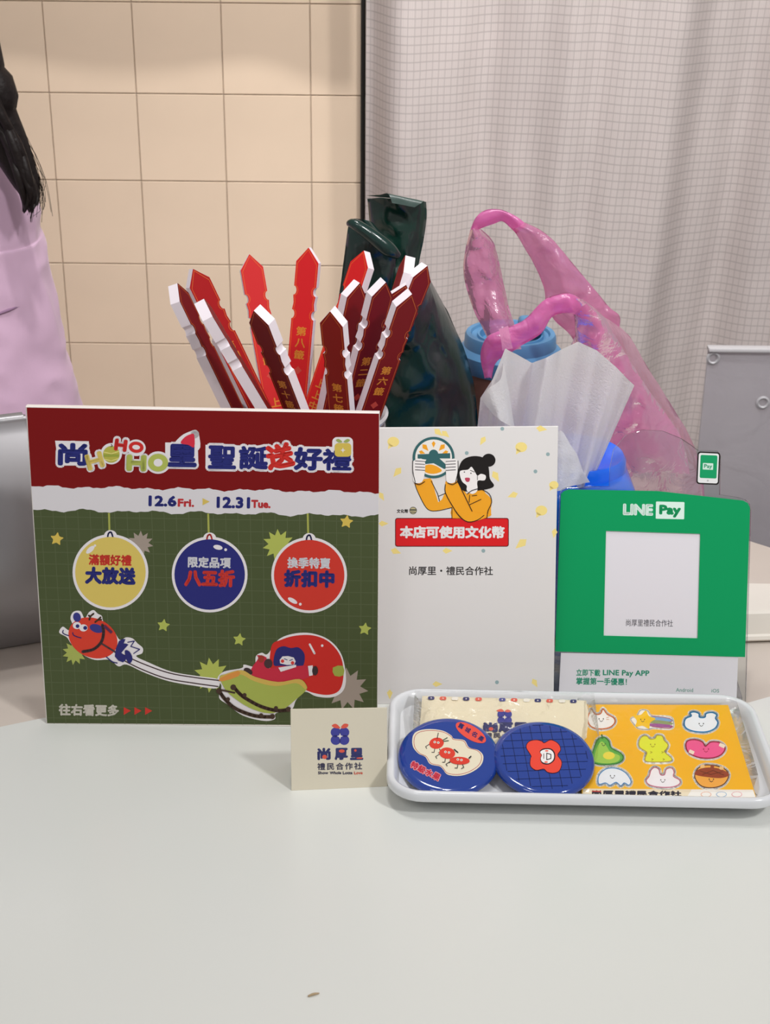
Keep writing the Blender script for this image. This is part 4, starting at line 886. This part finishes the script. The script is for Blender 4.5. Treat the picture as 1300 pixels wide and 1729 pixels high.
# ---- coffee cup with blue lid
KY = 1.13
kc = onz(862, 700, .08); c0 = ony(862, 560, KY); kc = V((c0.x, KY, 0))
sc = .0405
tum = thing('coffee_tumbler', 'tumbler with a blue screw lid and brown sleeve behind the pink bag', 'cup', kc)
zl = .137
lb = mat('5287b2', .45, .4, k=1.0)
lathe('lid', lb, tum, kc, [(0, zl - .012), (.036, zl - .014), (sc - .001, zl - .014), (sc, zl - .010), (sc, zl - .001), (sc - .003, zl + .002), (.036, zl + .003), (.0355, zl + .011), (.0345, zl + .013), (.031, zl + .013), (.030, zl + .011), (.026, zl + .010), (.0255, zl + .012), (.024, zl + .012), (.0235, zl + .006), (0, zl + .006)], 56)
lathe('sleeve', mat('96705e', .7, .3), tum, kc, [(.032, .045), (.0375, zl - .014), (.036, zl - .014), (.031, .045)], 48)
lathe('cup_body', mat('c8c6c4', .3, .5), tum, kc, [(0, .0005), (.027, .0005), (.0275, .003), (.0358, zl - .013), (0, zl - .013)], 48)
wbox('lid_tab', lb, tum, kc.x + .006, kc.x + .026, KY - .004, KY + .012, zl + .011, zl + .0245, .004, 3)
# ---- pink bag
pf = film('f0a0cc', .55, .22, .5, bump=.5, bscale=55, gloss=.03, k=1.0)
pf2 = film('ff86c6', .25, .28, .55, bump=.4, bscale=55, gloss=.04, k=1.15)
PY_ = 1.04
pk = thing('pink_bag', 'translucent pink plastic carrier bag with looped handles behind the tissue', 'bag', V((.155, PY_, 0)))
zb = z0px(0, PY_)
# body of the bag
strip('bag_body', pf, pk, [(970, 505, 1046, 552, PY_, PY_ + .01), (978, 550, 1066, 575, PY_ - .01, PY_ + .01), (955, 600, 1096, 625, PY_ - .01, PY_ + .01), (925, 660, 1130, 680, PY_ - .01, PY_ + .01), (905, 730, 1165, 740, PY_ - .01, PY_ + .01), (895, 790, 1185, 800, PY_ - .01, PY_ + .01), (890, 880, 1190, 880, PY_ - .01, PY_ + .01), (895, zb - 10, 1180, zb - 10, PY_, PY_)],
      bulge=.035, nz=.010, nf=30, nu=40, sub=8, tube_=True, seed=21)
# rear handle: left strand, top loop, right strand
strip('handle', pf, pk, [(794, 388, 806, 383, PY_ + .02, PY_ + .02), (786, 420, 830, 405, PY_ + .02, PY_ + .02), (782, 455, 838, 425, PY_ + .02, PY_ + .02), (788, 490, 848, 470, PY_ + .02, PY_ + .02), (802, 530, 858, 515, PY_ + .015, PY_ + .015), (820, 565, 868, 548, PY_ + .01, PY_ + .01), (835, 600, 880, 590, PY_, PY_)],
      bulge=.010, nz=.006, nf=45, nu=16, sub=8, tube_=True, seed=31)
strip('handle_loop', pf2, pk, [(793, 391, 806, 388, PY_ + .018, PY_ + .018), (803, 368, 816, 384, PY_ + .015, PY_ + .018), (820, 355, 834, 378, PY_ + .014, PY_ + .018), (845, 354, 848, 374, PY_ + .014, PY_ + .02), (872, 366, 862, 385, PY_ + .014, PY_ + .02), (890, 380, 872, 395, PY_ + .015, PY_ + .02)],
      bulge=.004, nz=.002, nf=60, nu=8, sub=8, tube_=True, seed=33)
strip('handle', pf, pk, [(886, 376, 866, 388, PY_ + .015, PY_ + .02), (925, 398, 880, 410, PY_ + .012, PY_ + .02), (962, 440, 900, 445, PY_ + .01, PY_ + .02), (1000, 485, 918, 485, PY_ + .01, PY_ + .02), (1030, 520, 922, 515, PY_ + .01, PY_ + .015), (1046, 535, 935, 540, PY_ + .01, PY_ + .015), (1047, 562, 965, 570, PY_ + .01, PY_ + .01), (1062, 610, 985, 610, PY_, PY_)],
      bulge=.010, nz=.006, nf=45, nu=18, sub=8, tube_=True, seed=35)
# front handle
FY = PY_ - .05
strip('handle_loop', pf2, pk, [(818, 640, 830, 640, FY + .02, FY + .02), (811, 600, 838, 612, FY + .01, FY + .01), (822, 570, 868, 592, FY, FY), (850, 556, 890, 578, FY, FY), (885, 540, 915, 562, FY, FY), (915, 510, 930, 538, FY, FY), (940, 498, 945, 530, FY, FY), (962, 496, 968, 530, FY, FY), (985, 510, 975, 535, FY + .01, FY + .01), (1000, 530, 985, 548, FY + .02, FY + .02)],
      bulge=.006, nz=.004, nf=50, nu=10, sub=8, tube_=True, seed=41)
strip('handle', pf, pk, [(962, 500, 985, 508, FY + .005, FY + .005), (970, 540, 1015, 530, FY + .01, FY + .01), (972, 575, 1040, 570, FY + .015, FY + .015), (985, 620, 1070, 620, FY + .02, FY + .02), (1000, 670, 1110, 680, FY + .02, FY + .02), (1010, 730, 1150, 740, FY + .02, FY + .02), (1015, 800, 1165, 800, FY + .02, FY + .02)],
      bulge=.006, nz=.005, nf=45, nu=16, sub=8, seed=44)
strip('seam_tab', film('f7a9d3', .1, .25, .4, bump=.3, gloss=.06), pk, [(842, 556, 858, 550, FY - .008, FY - .008), (846, 575, 862, 572, FY - .009, FY - .009), (848, 592, 866, 588, FY - .008, FY - .008)], nu=4, sub=3)
# ---- blue pack with wet tissue
bp_ = thing('wipes_pack', 'glossy blue wipes pack under the white tissue, behind the signs', 'wipes', V((.10, .945, 0)))
bl = mat('1668e0', .16, .55, k=1.0, bump=.05, bscale=30)
wbox('pack_body', bl, bp_, .045, .168, .905, .985, .0005, .112, .010, 4)
lathe('pack_lid', mat('1a6af0', .15, .55, k=1.0), bp_, V((.128, .955, .108)), [(0, .010), (.026, .010), (.031, .012), (.034, .013), (.036, .010), (.0365, 0), (0, 0)], 48)
tis = film('eeeef6', .06, .5, .45, bump=.25, bscale=400, gloss=.0, k=1.1)
TY = .925
tt = thing('tissue', 'white wet tissue pulled up out of the blue pack', 'tissue', V((.10, TY, .1)))
_rows = [(811, 672, 800, 780, TY - .01, TY - .015), (832, 640, 816, 790, TY - .015, TY - .012), (853, 589, 832, 800, TY - .005, TY), (872, 598, 850, 815, TY, TY + .006), (898, 613, 868, 822, TY + .006, TY - .004), (922, 604, 888, 826, TY - .010, TY - .016), (948, 590, 912, 830, TY - .012, TY + .004), (976, 577, 940, 832, TY - .006, TY - .008), (1008, 592, 965, 828, TY - .004, TY + .004), (1040, 620, 985, 822, TY - .008, TY - .004), (1060, 641, 994, 817, TY - .010, TY - .002), (1071, 651, 1000, 812, TY - .010, TY)]
_r2 = []
for i in range(len(_rows) - 1):
    for k in range(5):
        t = k / 5; _r2.append([p * (1 - t) + q * t for p, q in zip(_rows[i], _rows[i + 1])])
_r2.append(list(_rows[-1]))
for i, r in enumerate(_r2):
    e = math.sin(i * .40 + .5) + .45 * math.sin(i * .93 + 1) + .4 * math.sin(i * .21 + 2)
    r[4] += .0016 * e; r[5] += .0075 * e
strip('sheet', tis, tt, _r2, nu=26, sub=2, nz=.0012, nf=30, seed=2)
strip('side_fold', tis, tt, [(812, 671, 832, 700, TY - .02, TY - .022), (826, 655, 845, 710, TY - .024, TY - .026), (845, 640, 862, 720, TY - .018, TY - .02), (850, 610, 870, 730, TY - .008, TY - .008)], nu=10, sub=5, nz=.002, nf=60, seed=6)
strip('lower_fold', tis, tt, [(930, 735, 925, 830, TY - .022, TY - .03), (948, 728, 945, 828, TY - .026, TY - .034), (962, 750, 962, 822, TY - .024, TY - .03), (975, 770, 980, 818, TY - .02, TY - .026), (985, 800, 996, 814, TY - .012, TY - .012)], nu=10, sub=5, nz=.003, nf=60, seed=9)

# ================================================================= GREY TERMINAL AT THE LEFT
ter = thing('grey_terminal', 'grey metal checkout terminal standing at the far left behind the board', 'terminal', V((-.30, .91, 0)))
def terminal():
    bm = bmesh.new(); prof = []
    H = .161
    a_ = onz(0, 1097); b_ = onz(66, 1086); u_ = (b_ - a_).normalized(); nn = V((u_.y, -u_.x, 0))
    P0 = a_
    for i in range(25):
        t = i / 24; z = .0008 + H * t; prof.append((.036 * math.sin(math.pi * .5 * min(1, t / .5)) - (.11 * (t - .5) ** 1.7 if t > .5 else 0), z))
    hx = lambda x: x
    x0, x1 = -.22, .032
    front = [(o_, z) for o_, z in prof]
    # rounded top
    last = front[-1]
    for i in range(1, 9):
        an = math.pi / 2 * i / 8; front.append((last[0] - .004 * (1 - math.cos(an)), last[1] + .004 * math.sin(an)))
    loop = front + [(front[-1][0] - .003, front[-1][1]), (front[-1][0] - .005, front[-1][1] - .004), (-.030, .0008)]
    N = len(loop); rings = []
    for x in (x0, x1): rings.append([bm.verts.new(P0 + u_ * (x + (.016 * (1 - z / H) if x > 0 else 0)) + nn * o_ + Z_ * z) for o_, z in loop])
    for i in range(N): bm.faces.new((rings[0][i], rings[0][(i + 1) % N], rings[1][(i + 1) % N], rings[1][i]))
    bm.faces.new(rings[0]); bm.faces.new(rings[1][::-1])
    bmesh.ops.recalc_face_normals(bm, faces=bm.faces)
    es = [e for e in bm.edges if (e.verts[0] in rings[1]) and (e.verts[1] in rings[1])]
    bmesh.ops.bevel(bm, geom=es, offset=.0015, segments=2, affect='EDGES')
    o = from_bm('housing', bm, mat('939194', .34, .5, metal=.4, k=1), ter); autosmooth(o, 30)
    frame_box('base_gasket', mat('3a3030', .6), ter, P0, u_, -nn, Z_, x0, x1 - .006, .002, .04, .0002, .0016)
terminal()

# ================================================================= RIGHT BACK: white box, frosted panel
wb = thing('white_device', 'low white plastic box with a sloping front behind the green stand at the right edge', 'box', V((.30, .90, 0)))
def wdev():
    A0 = onz(1130, 1088, .001); A1 = onz(1300, 1083, .001); u_ = (A1 - A0).normalized(); w_ = V((-u_.y, u_.x, 0))
    prof = [(0, .0005), (-.0010, .002), (0, .0042), (.002, .005), (.006, .0185), (.008, .0200), (.16, .0220), (.16, .0005)]
    vs, fs = [], []; M = len(prof)
    for x in (0, .34): vs += [A0 + u_ * x + w_ * a_ + Z_ * z for a_, z in prof]
    # the far edge runs obliquely
    vs[6] = V((vs[5].x, vs[5].y + .045, .022)); vs[7] = V((vs[5].x, vs[5].y + .045, .0005))
    vs[M + 6] = V((vs[M + 5].x, vs[M + 5].y + .012, .022)); vs[M + 7] = V((vs[M + 5].x, vs[M + 5].y + .012, .0005))
    for i in range(M): fs.append((i, (i + 1) % M, M + (i + 1) % M, M + i))
    fs.append(tuple(range(M))[::-1]); fs.append(tuple(range(M, 2 * M)))
    o = obj('casing', vs, fs, mat('e4ded4', .35, .4), wb, smooth=True); autosmooth(o, 20)
wdev()
fp = thing('frosted_panel', 'frosted grey plastic storage panel standing before the curtain at right', 'panel', V((.42, 1.40, 0)))
FPY = 1.38
pA, pB = ony(1196, 588, FPY), ony(1380, 588, FPY)
wbox('panel_sheet', film('c6c3ca', .42, .3, .4, bump=.3, bscale=20, gloss=.03, k=1.0), fp, pA.x, pA.x + .26, FPY, FPY + .0035, -.75, pA.z, .0012, 2)
wbox('top_rail', mat('c3c1c4', .4), fp, pA.x, pA.x + .26, FPY - .004, FPY + .008, pA.z - .003, pA.z + .001, .001, 2)
for q in ((1204, 605), (1288, 680)):
    c_ = ony(*q, FPY - .001); lathe('eyelet', mat('aeacb0', .35), fp, c_, [(.0035, 0), (.005, .001), (.0068, 0), (.005, -.001), (.0035, 0)], 24, -Y_)
fp.location.z = -.75
for ch in fp.children: ch.data.transform(Matrix.Translation((0, 0, .75)))
# dark bottle-like post at the extreme right
q_ = ony(1304, 985, 1.30)
bk = lathe('dark_pole', mat('2a2722', .4), None, V((q_.x + .006, 1.30, -.75)), [(0, 0), (.06, 0), (.06, .006), (.012, .012), (.012, q_.z + .75 + .045), (.010, q_.z + .75 + .050), (0, q_.z + .75 + .050)], 24)
tag(bk, 'dark pole standing behind the table at the right edge', 'pole')

# tiny wood splinter on the sheet
sp = onz(520, 1682, SH + .0006); sp2 = onz(539, 1677, SH + .0006)
o = tube('splinter', mat('b29a78', .7), None, [sp, sp.lerp(sp2, .5) + Z_ * .0004, sp2], [.0004, .0006, .0003], n=6)
tag(o, 'tiny pale wood splinter lying on the white sheet in the foreground', 'splinter')

# ================================================================= PERSON (seated, left, mostly out of frame)
def skin_mesh(name, m, parent, nodes, edges, root=0, sub=2):
    me = bpy.data.meshes.new(name); off = wloc(parent)
    me.from_pydata([tuple(V(p) - off) for p, r in nodes], edges, []); o = bpy.data.objects.new(name, me); COL.objects.link(o)
    md = o.modifiers.new('s', 'SKIN')
    sv = me.skin_vertices[0].data
    for i, (p, r) in enumerate(nodes):
        sv[i].radius = r if isinstance(r, tuple) else (r, r); sv[i].use_root = (i == root)
    o.modifiers.new('u', 'SUBSURF').levels = sub
    dg_ = bpy.context.evaluated_depsgraph_get(); me2 = bpy.data.meshes.new_from_object(o.evaluated_get(dg_))
    bpy.data.objects.remove(o); me2.name = name
    o = bpy.data.objects.new(name, me2); COL.objects.link(o); o.parent = parent
    me2.materials.clear(); me2.materials.append(m); me2.polygons.foreach_set('use_smooth', [True] * len(me2.polygons)); return o
PX, PYY = -.565, 1.36
per = thing('person', 'person with long dark hair in a lilac sweatshirt seated at the left edge', 'person', V((PX, PYY, -.75)))
def pw(x, y, z): return V((PX + x, PYY + y, z))
skin = mat('dcae94', .5, .4); lil = mat('d2b0ca', .75, .25, k=1.0, bump=.5, bscale=26, sheen=.2); jean = mat('4b5568', .8)
nodes = [(pw(0, .02, -.28), (.13, .10)), (pw(0, .02, -.12), (.12, .085)), (pw(0, .01, .08), (.135, .09)), (pw(0, 0, .20), (.11, .075)), (pw(0, -.005, .275), (.048, .05)), (pw(0, -.02, .335), (.048, .05)), (pw(0, -.035, .40), (.070, .078)), (pw(0, -.03, .47), (.072, .088)), (pw(0, -.02, .525), (.045, .055))]
edges = [(i, i + 1) for i in range(8)]
def limb(base, pts):
    prev = base
    for p, r in pts: nodes.append((p, r)); edges.append((prev, len(nodes) - 1)); prev = len(nodes) - 1
    return prev
for s in (1, -1):
    limb(3, [(pw(.135 * s, -.01, .20), .042), (pw(.175 * s, -.03, .06), .040), (pw(.205 * s, -.03, -.06), .038), (pw(.17 * s, -.14, -.12), .032), (pw(.10 * s, -.24, -.135), .024), (pw(.08 * s, -.29, -.14), (.034, .016))])
    limb(0, [(pw(.09 * s, -.06, -.29), .085), (pw(.11 * s, -.26, -.29), .070), (pw(.12 * s, -.42, -.30), .060), (pw(.12 * s, -.42, -.50), .050), (pw(.12 * s, -.40, -.67), .036), (pw(.12 * s, -.44, -.715), (.036, .030)), (pw(.12 * s, -.54, -.725), (.034, .02))])
skin_mesh('body', skin, per, nodes, edges)
for s in (1, -1):     # fingers
    wr = pw(.075 * s, -.30, -.14)
    for i in range(4):
        dx = (i - 1.5) * .017 * s; l = (.062, .072, .068, .052)[i]
        tube('finger', skin, per, [wr + V((dx, 0, 0)), wr + V((dx * 1.1, -l * .5, .004)), wr + V((dx * 1.15, -l * .95, -.006))], [.0088, .008, .0062], n=8)
    tube('finger', skin, per, [wr + V((-.026 * s, .02, 0)), wr + V((-.045 * s, -.005, 0)), wr + V((-.050 * s, -.035, -.003))], [.010, .0092, .007], n=8, label='thumb')
# clothing: torso and sleeves as one sweatshirt, trousers
def ringloft(name, m, parent, secs, n=84, wr=0, seed=0, **k):
    """secs: (centre, rx, ry, tiltvector) rings"""
    S = []
    for i in range(len(secs) - 1):
        g_ = lambda j: secs[max(0, min(len(secs) - 1, j))]
        A_, B_, C_, D_ = g_(i - 1), g_(i), g_(i + 1), g_(i + 2)
        for kk in range(14):
            t = kk / 14; S.append([.5 * (2 * b_ + (c_ - a_) * t + (2 * a_ - 5 * b_ + 4 * c_ - d_) * t * t + (3 * b_ - a_ - 3 * c_ + d_) * t ** 3) for a_, b_, c_, d_ in zip(A_, B_, C_, D_)])
    S.append(list(secs[-1])); vs, fs = [], []
    for idx, (x, y, z, rx, ry) in enumerate(S):
        p = V((x, y, z)); a_ = V(S[max(0, idx - 1)][:3]); b_ = V(S[min(len(S) - 1, idx + 1)][:3]); t = (b_ - a_).normalized()
        s_ = (X_ - t * X_.dot(t)); s_ = s_.normalized() if s_.length > .2 else t.orthogonal().normalized(); c_ = t.cross(s_)
        for j in range(n):
            an = 2 * math.pi * j / n; q = p + s_ * rx * math.cos(an) + c_ * ry * math.sin(an)
            d = (q - p).normalized(); w_ = wr * ((1 - 2 * abs(noise.noise(V((q.x * 16, q.y * 16, q.z * 8)) + V((seed, 0, 0))))) * .5 + (1 - 2 * abs(noise.noise(V((q.x * 38 + q.z * 22, q.y * 38, q.z * 26))))) * .35)
            vs.append(q + d * w_)
    for i in range(len(S) - 1):
        for j in range(n): fs.append((i * n + j, i * n + (j + 1) % n, (i + 1) * n + (j + 1) % n, (i + 1) * n + j))
    fs.append(tuple(range(n))[::-1]); fs.append(tuple((len(S) - 1) * n + j for j in range(n)))
    return obj(name, vs, fs, m, parent, smooth=True, **k)
ringloft('sweatshirt', lil, per, [(PX, PYY + .02, -.30, .175, .125), (PX, PYY + .02, -.15, .17, .12), (PX, PYY + .01, .05, .175, .12), (PX, PYY, .17, .165, .105), (PX, PYY, .235, .12, .085), (PX, PYY - .003, .285, .068, .062)], wr=.008)
# sleeve outline taken from its silhouette against the tiles
SYY = PYY - .03
def sl(x, y, r): p = ony(x, y, SYY); return (p.x - r, SYY, p.z, r, r * .95)
for s in (1, -1):
    secs = [sl(22, 262, .052), sl(46, 330, .058), sl(64, 400, .064), sl(80, 480, .070), sl(101, 580, .078), sl(122, 670, .084), sl(140, 760, .086), sl(145, 840, .078)]
    secs = [(PX + .155, PYY - .01, .235, .052, .05)] + secs[1:]
    last = secs[-1]
    secs += [(last[0] - .05, last[1] - .10, last[2] - .035, .055, .055), (PX + .11, PYY - .24, -.135, .036, .036)]
    if s == -1: secs = [(2 * PX - x, y, z, rx, ry) for x, y, z, rx, ry in secs]
    o = ringloft('sleeve', lil, per, secs, wr=.007, seed=s * 4)
    if s == 1:
        # drop shoulder seam: a thin stitched ridge round the sleeve
        x_, y_, z_, r_, _ = sl(80, 487, .0775); ring = []
        for i in range(25):
            an = 2 * math.pi * i / 24; ring.append(V((x_ + r_ * math.cos(an) * 1.0, y_ + r_ * .97 * math.sin(an), z_ + .030 * (math.cos(an) - 1) * .5 + 0)))
        tube('seam', mat('8f6f8c', .8), o, ring, .0013, n=6, sub=2, cap=False)
for s in (1, -1):
    tube('trouser_leg', jean, per, [pw(.06 * s, 0, -.29), pw(.10 * s, -.2, -.285), pw(.12 * s, -.43, -.30), pw(.12 * s, -.43, -.50), pw(.12 * s, -.41, -.66)], [.12, .10, .085, .07, .06], n=20)
    o = frame_box('shoe', mat('e2e0dc', .5), per, pw(.12 * s, -.49, -.75), X_, Y_, Z_, -.045, .045, -.14, .10, .001, .075, .025, 4)
# head features (out of frame, facing the table)
for s in (1, -1):
    lathe('eye', mat('f2efec', .2), per, pw(.030 * s, -.112, .435), [(0, .006), (.008, .005), (.012, 0), (0, -.003)], 16, -Y_)
    lathe('pupil', mat('241814', .2), per, pw(.030 * s, -.117, .435), [(0, .0025), (.005, .001), (0, -.001)], 12, -Y_)
    tube('ear', skin, per, [pw(.074 * s, -.03, .45), pw(.080 * s, -.02, .435), pw(.076 * s, -.03, .41)], [.008, .011, .007], n=8)
tube('nose', skin, per, [pw(0, -.112, .44), pw(0, -.128, .41), pw(0, -.116, .403)], [.006, .011, .008], n=10)
tube('mouth', mat('b5615c', .4), per, [pw(-.02, -.110, .380), pw(0, -.117, .378), pw(.02, -.110, .380)], [.003, .006, .003], n=8)
hair_m = mat('150d0c', .5, .3, bump=.6, bscale=140)
def scalp():
    bm = bmesh.new(); bmesh.ops.create_uvsphere(bm, u_segments=32, v_segments=20, radius=1)
    for v_ in bm.verts:
        x, y, z = v_.co; 
        if y < -.3 and z < .35: y = -.3 + (y + .3) * .15
        v_.co = pw(x * .092, y * .11 - .012, .455 + z * .095)
    return from_bm('hair', bm, hair_m, per)
hs = scalp()
rnd = random.Random(5)
# long back hair falling over the shoulder that shows in the photograph
for i in range(26):
    aa = math.pi * (i / 25); x = .085 * math.cos(aa); y = .03 + .07 * math.sin(aa)
    tube('hair_lock', hair_m, hs, [pw(x, y - .01, .44), pw(x * 1.25, y + .01, .33), pw(x * 1.5, y + .025, .22), pw(x * 1.45, y + .035, .10)], [.016, .022, .020, .006], n=8)
HY = PYY - .085
def hp(x, y, dy=0): return ony(x, y, HY + dy)
for pts, rr2 in (([(-60, 60), (-40, 140), (-8, 205), (18, 262), (40, 310), (54, 345)], [.020, .022, .018, .013, .009, .002]),
               ([(-30, 120), (0, 190), (26, 235), (44, 280), (56, 318), (48, 352)], [.016, .014, .010, .008, .006, .002]),
               ([(-60, 100), (-25, 180), (5, 235), (28, 285), (44, 325), (50, 358)], [.018, .018, .015, .011, .006, .001]),
               ([(-20, 160), (6, 200), (30, 245), (50, 295), (60, 330), (56, 350)], [.008, .008, .007, .006, .004, .001])):
    tube('hair_lock', hair_m, hs, [pw(.045, -.045, .52), pw(.082, -.055, .46), pw(.098, -.065, .40)] + [hp(x, y) for x, y in pts], [.012, .018, .020] + rr2, n=12)
for i in range(16):
    o_ = rnd.uniform(-14, 6); tube('hair_lock', hair_m, hs, [hp(x + o_ + rnd.uniform(-3, 3), y + rnd.uniform(-6, 6), -.012 - rnd.uniform(0, .012)) for x, y in ((-26, 130), (2, 195), (27, 245), (43, 290), (54, 328), (52, 356))], [.003, .004, .0042, .004, .003, .0006], n=6)
sv, sf = [], []
def strand(pts, r=.00022):
    Q = cat([tuple(p) for p in pts], 6); b0 = len(sv)
    for i, q in enumerate(Q):
        for j in range(3): an = 2.094 * j; sv.append(q + V((math.cos(an) * r, 0, math.sin(an) * r)))
    for i in range(len(Q) - 1):
        for j in range(3): sf.append((b0 + i * 3 + j, b0 + i * 3 + (j + 1) % 3, b0 + (i + 1) * 3 + (j + 1) % 3, b0 + (i + 1) * 3 + j))
for i in range(46):
    x0, y0 = -20 + rnd.uniform(-10, 12), 120 + rnd.uniform(0, 70); k1 = rnd.uniform(0, 26) if i % 3 else rnd.uniform(-6, 6)
    strand([hp(x0, y0), hp(14 + k1 * .6, 210 + rnd.uniform(-14, 14)), hp(38 + k1 * .9, 268 + rnd.uniform(-10, 10)), hp(54 + k1, 325 + rnd.uniform(-20, 20)), hp(50 + k1 * rnd.uniform(.2, 1.6), 355 + rnd.uniform(-14, 22))])
obj('loose_strands', sv, sf, hair_m, hs, kind='stuff')
# chair carrying the person
ch = thing('chair', 'plain stool under the seated person at the left', 'chair', V((PX, PYY + .02, -.75)))
wbox('seat', mat('6d6a68', .6), ch, PX - .2, PX + .2, PYY - .16, PYY + .2, -.44, -.40, .012, 3)
for sx in (-.17, .14):
    for sy in (-.13, .14): wbox('leg', mat('4c4a48', .5), ch, PX + sx, PX + sx + .03, PYY + sy, PYY + sy + .03, -.75, -.44, .003)
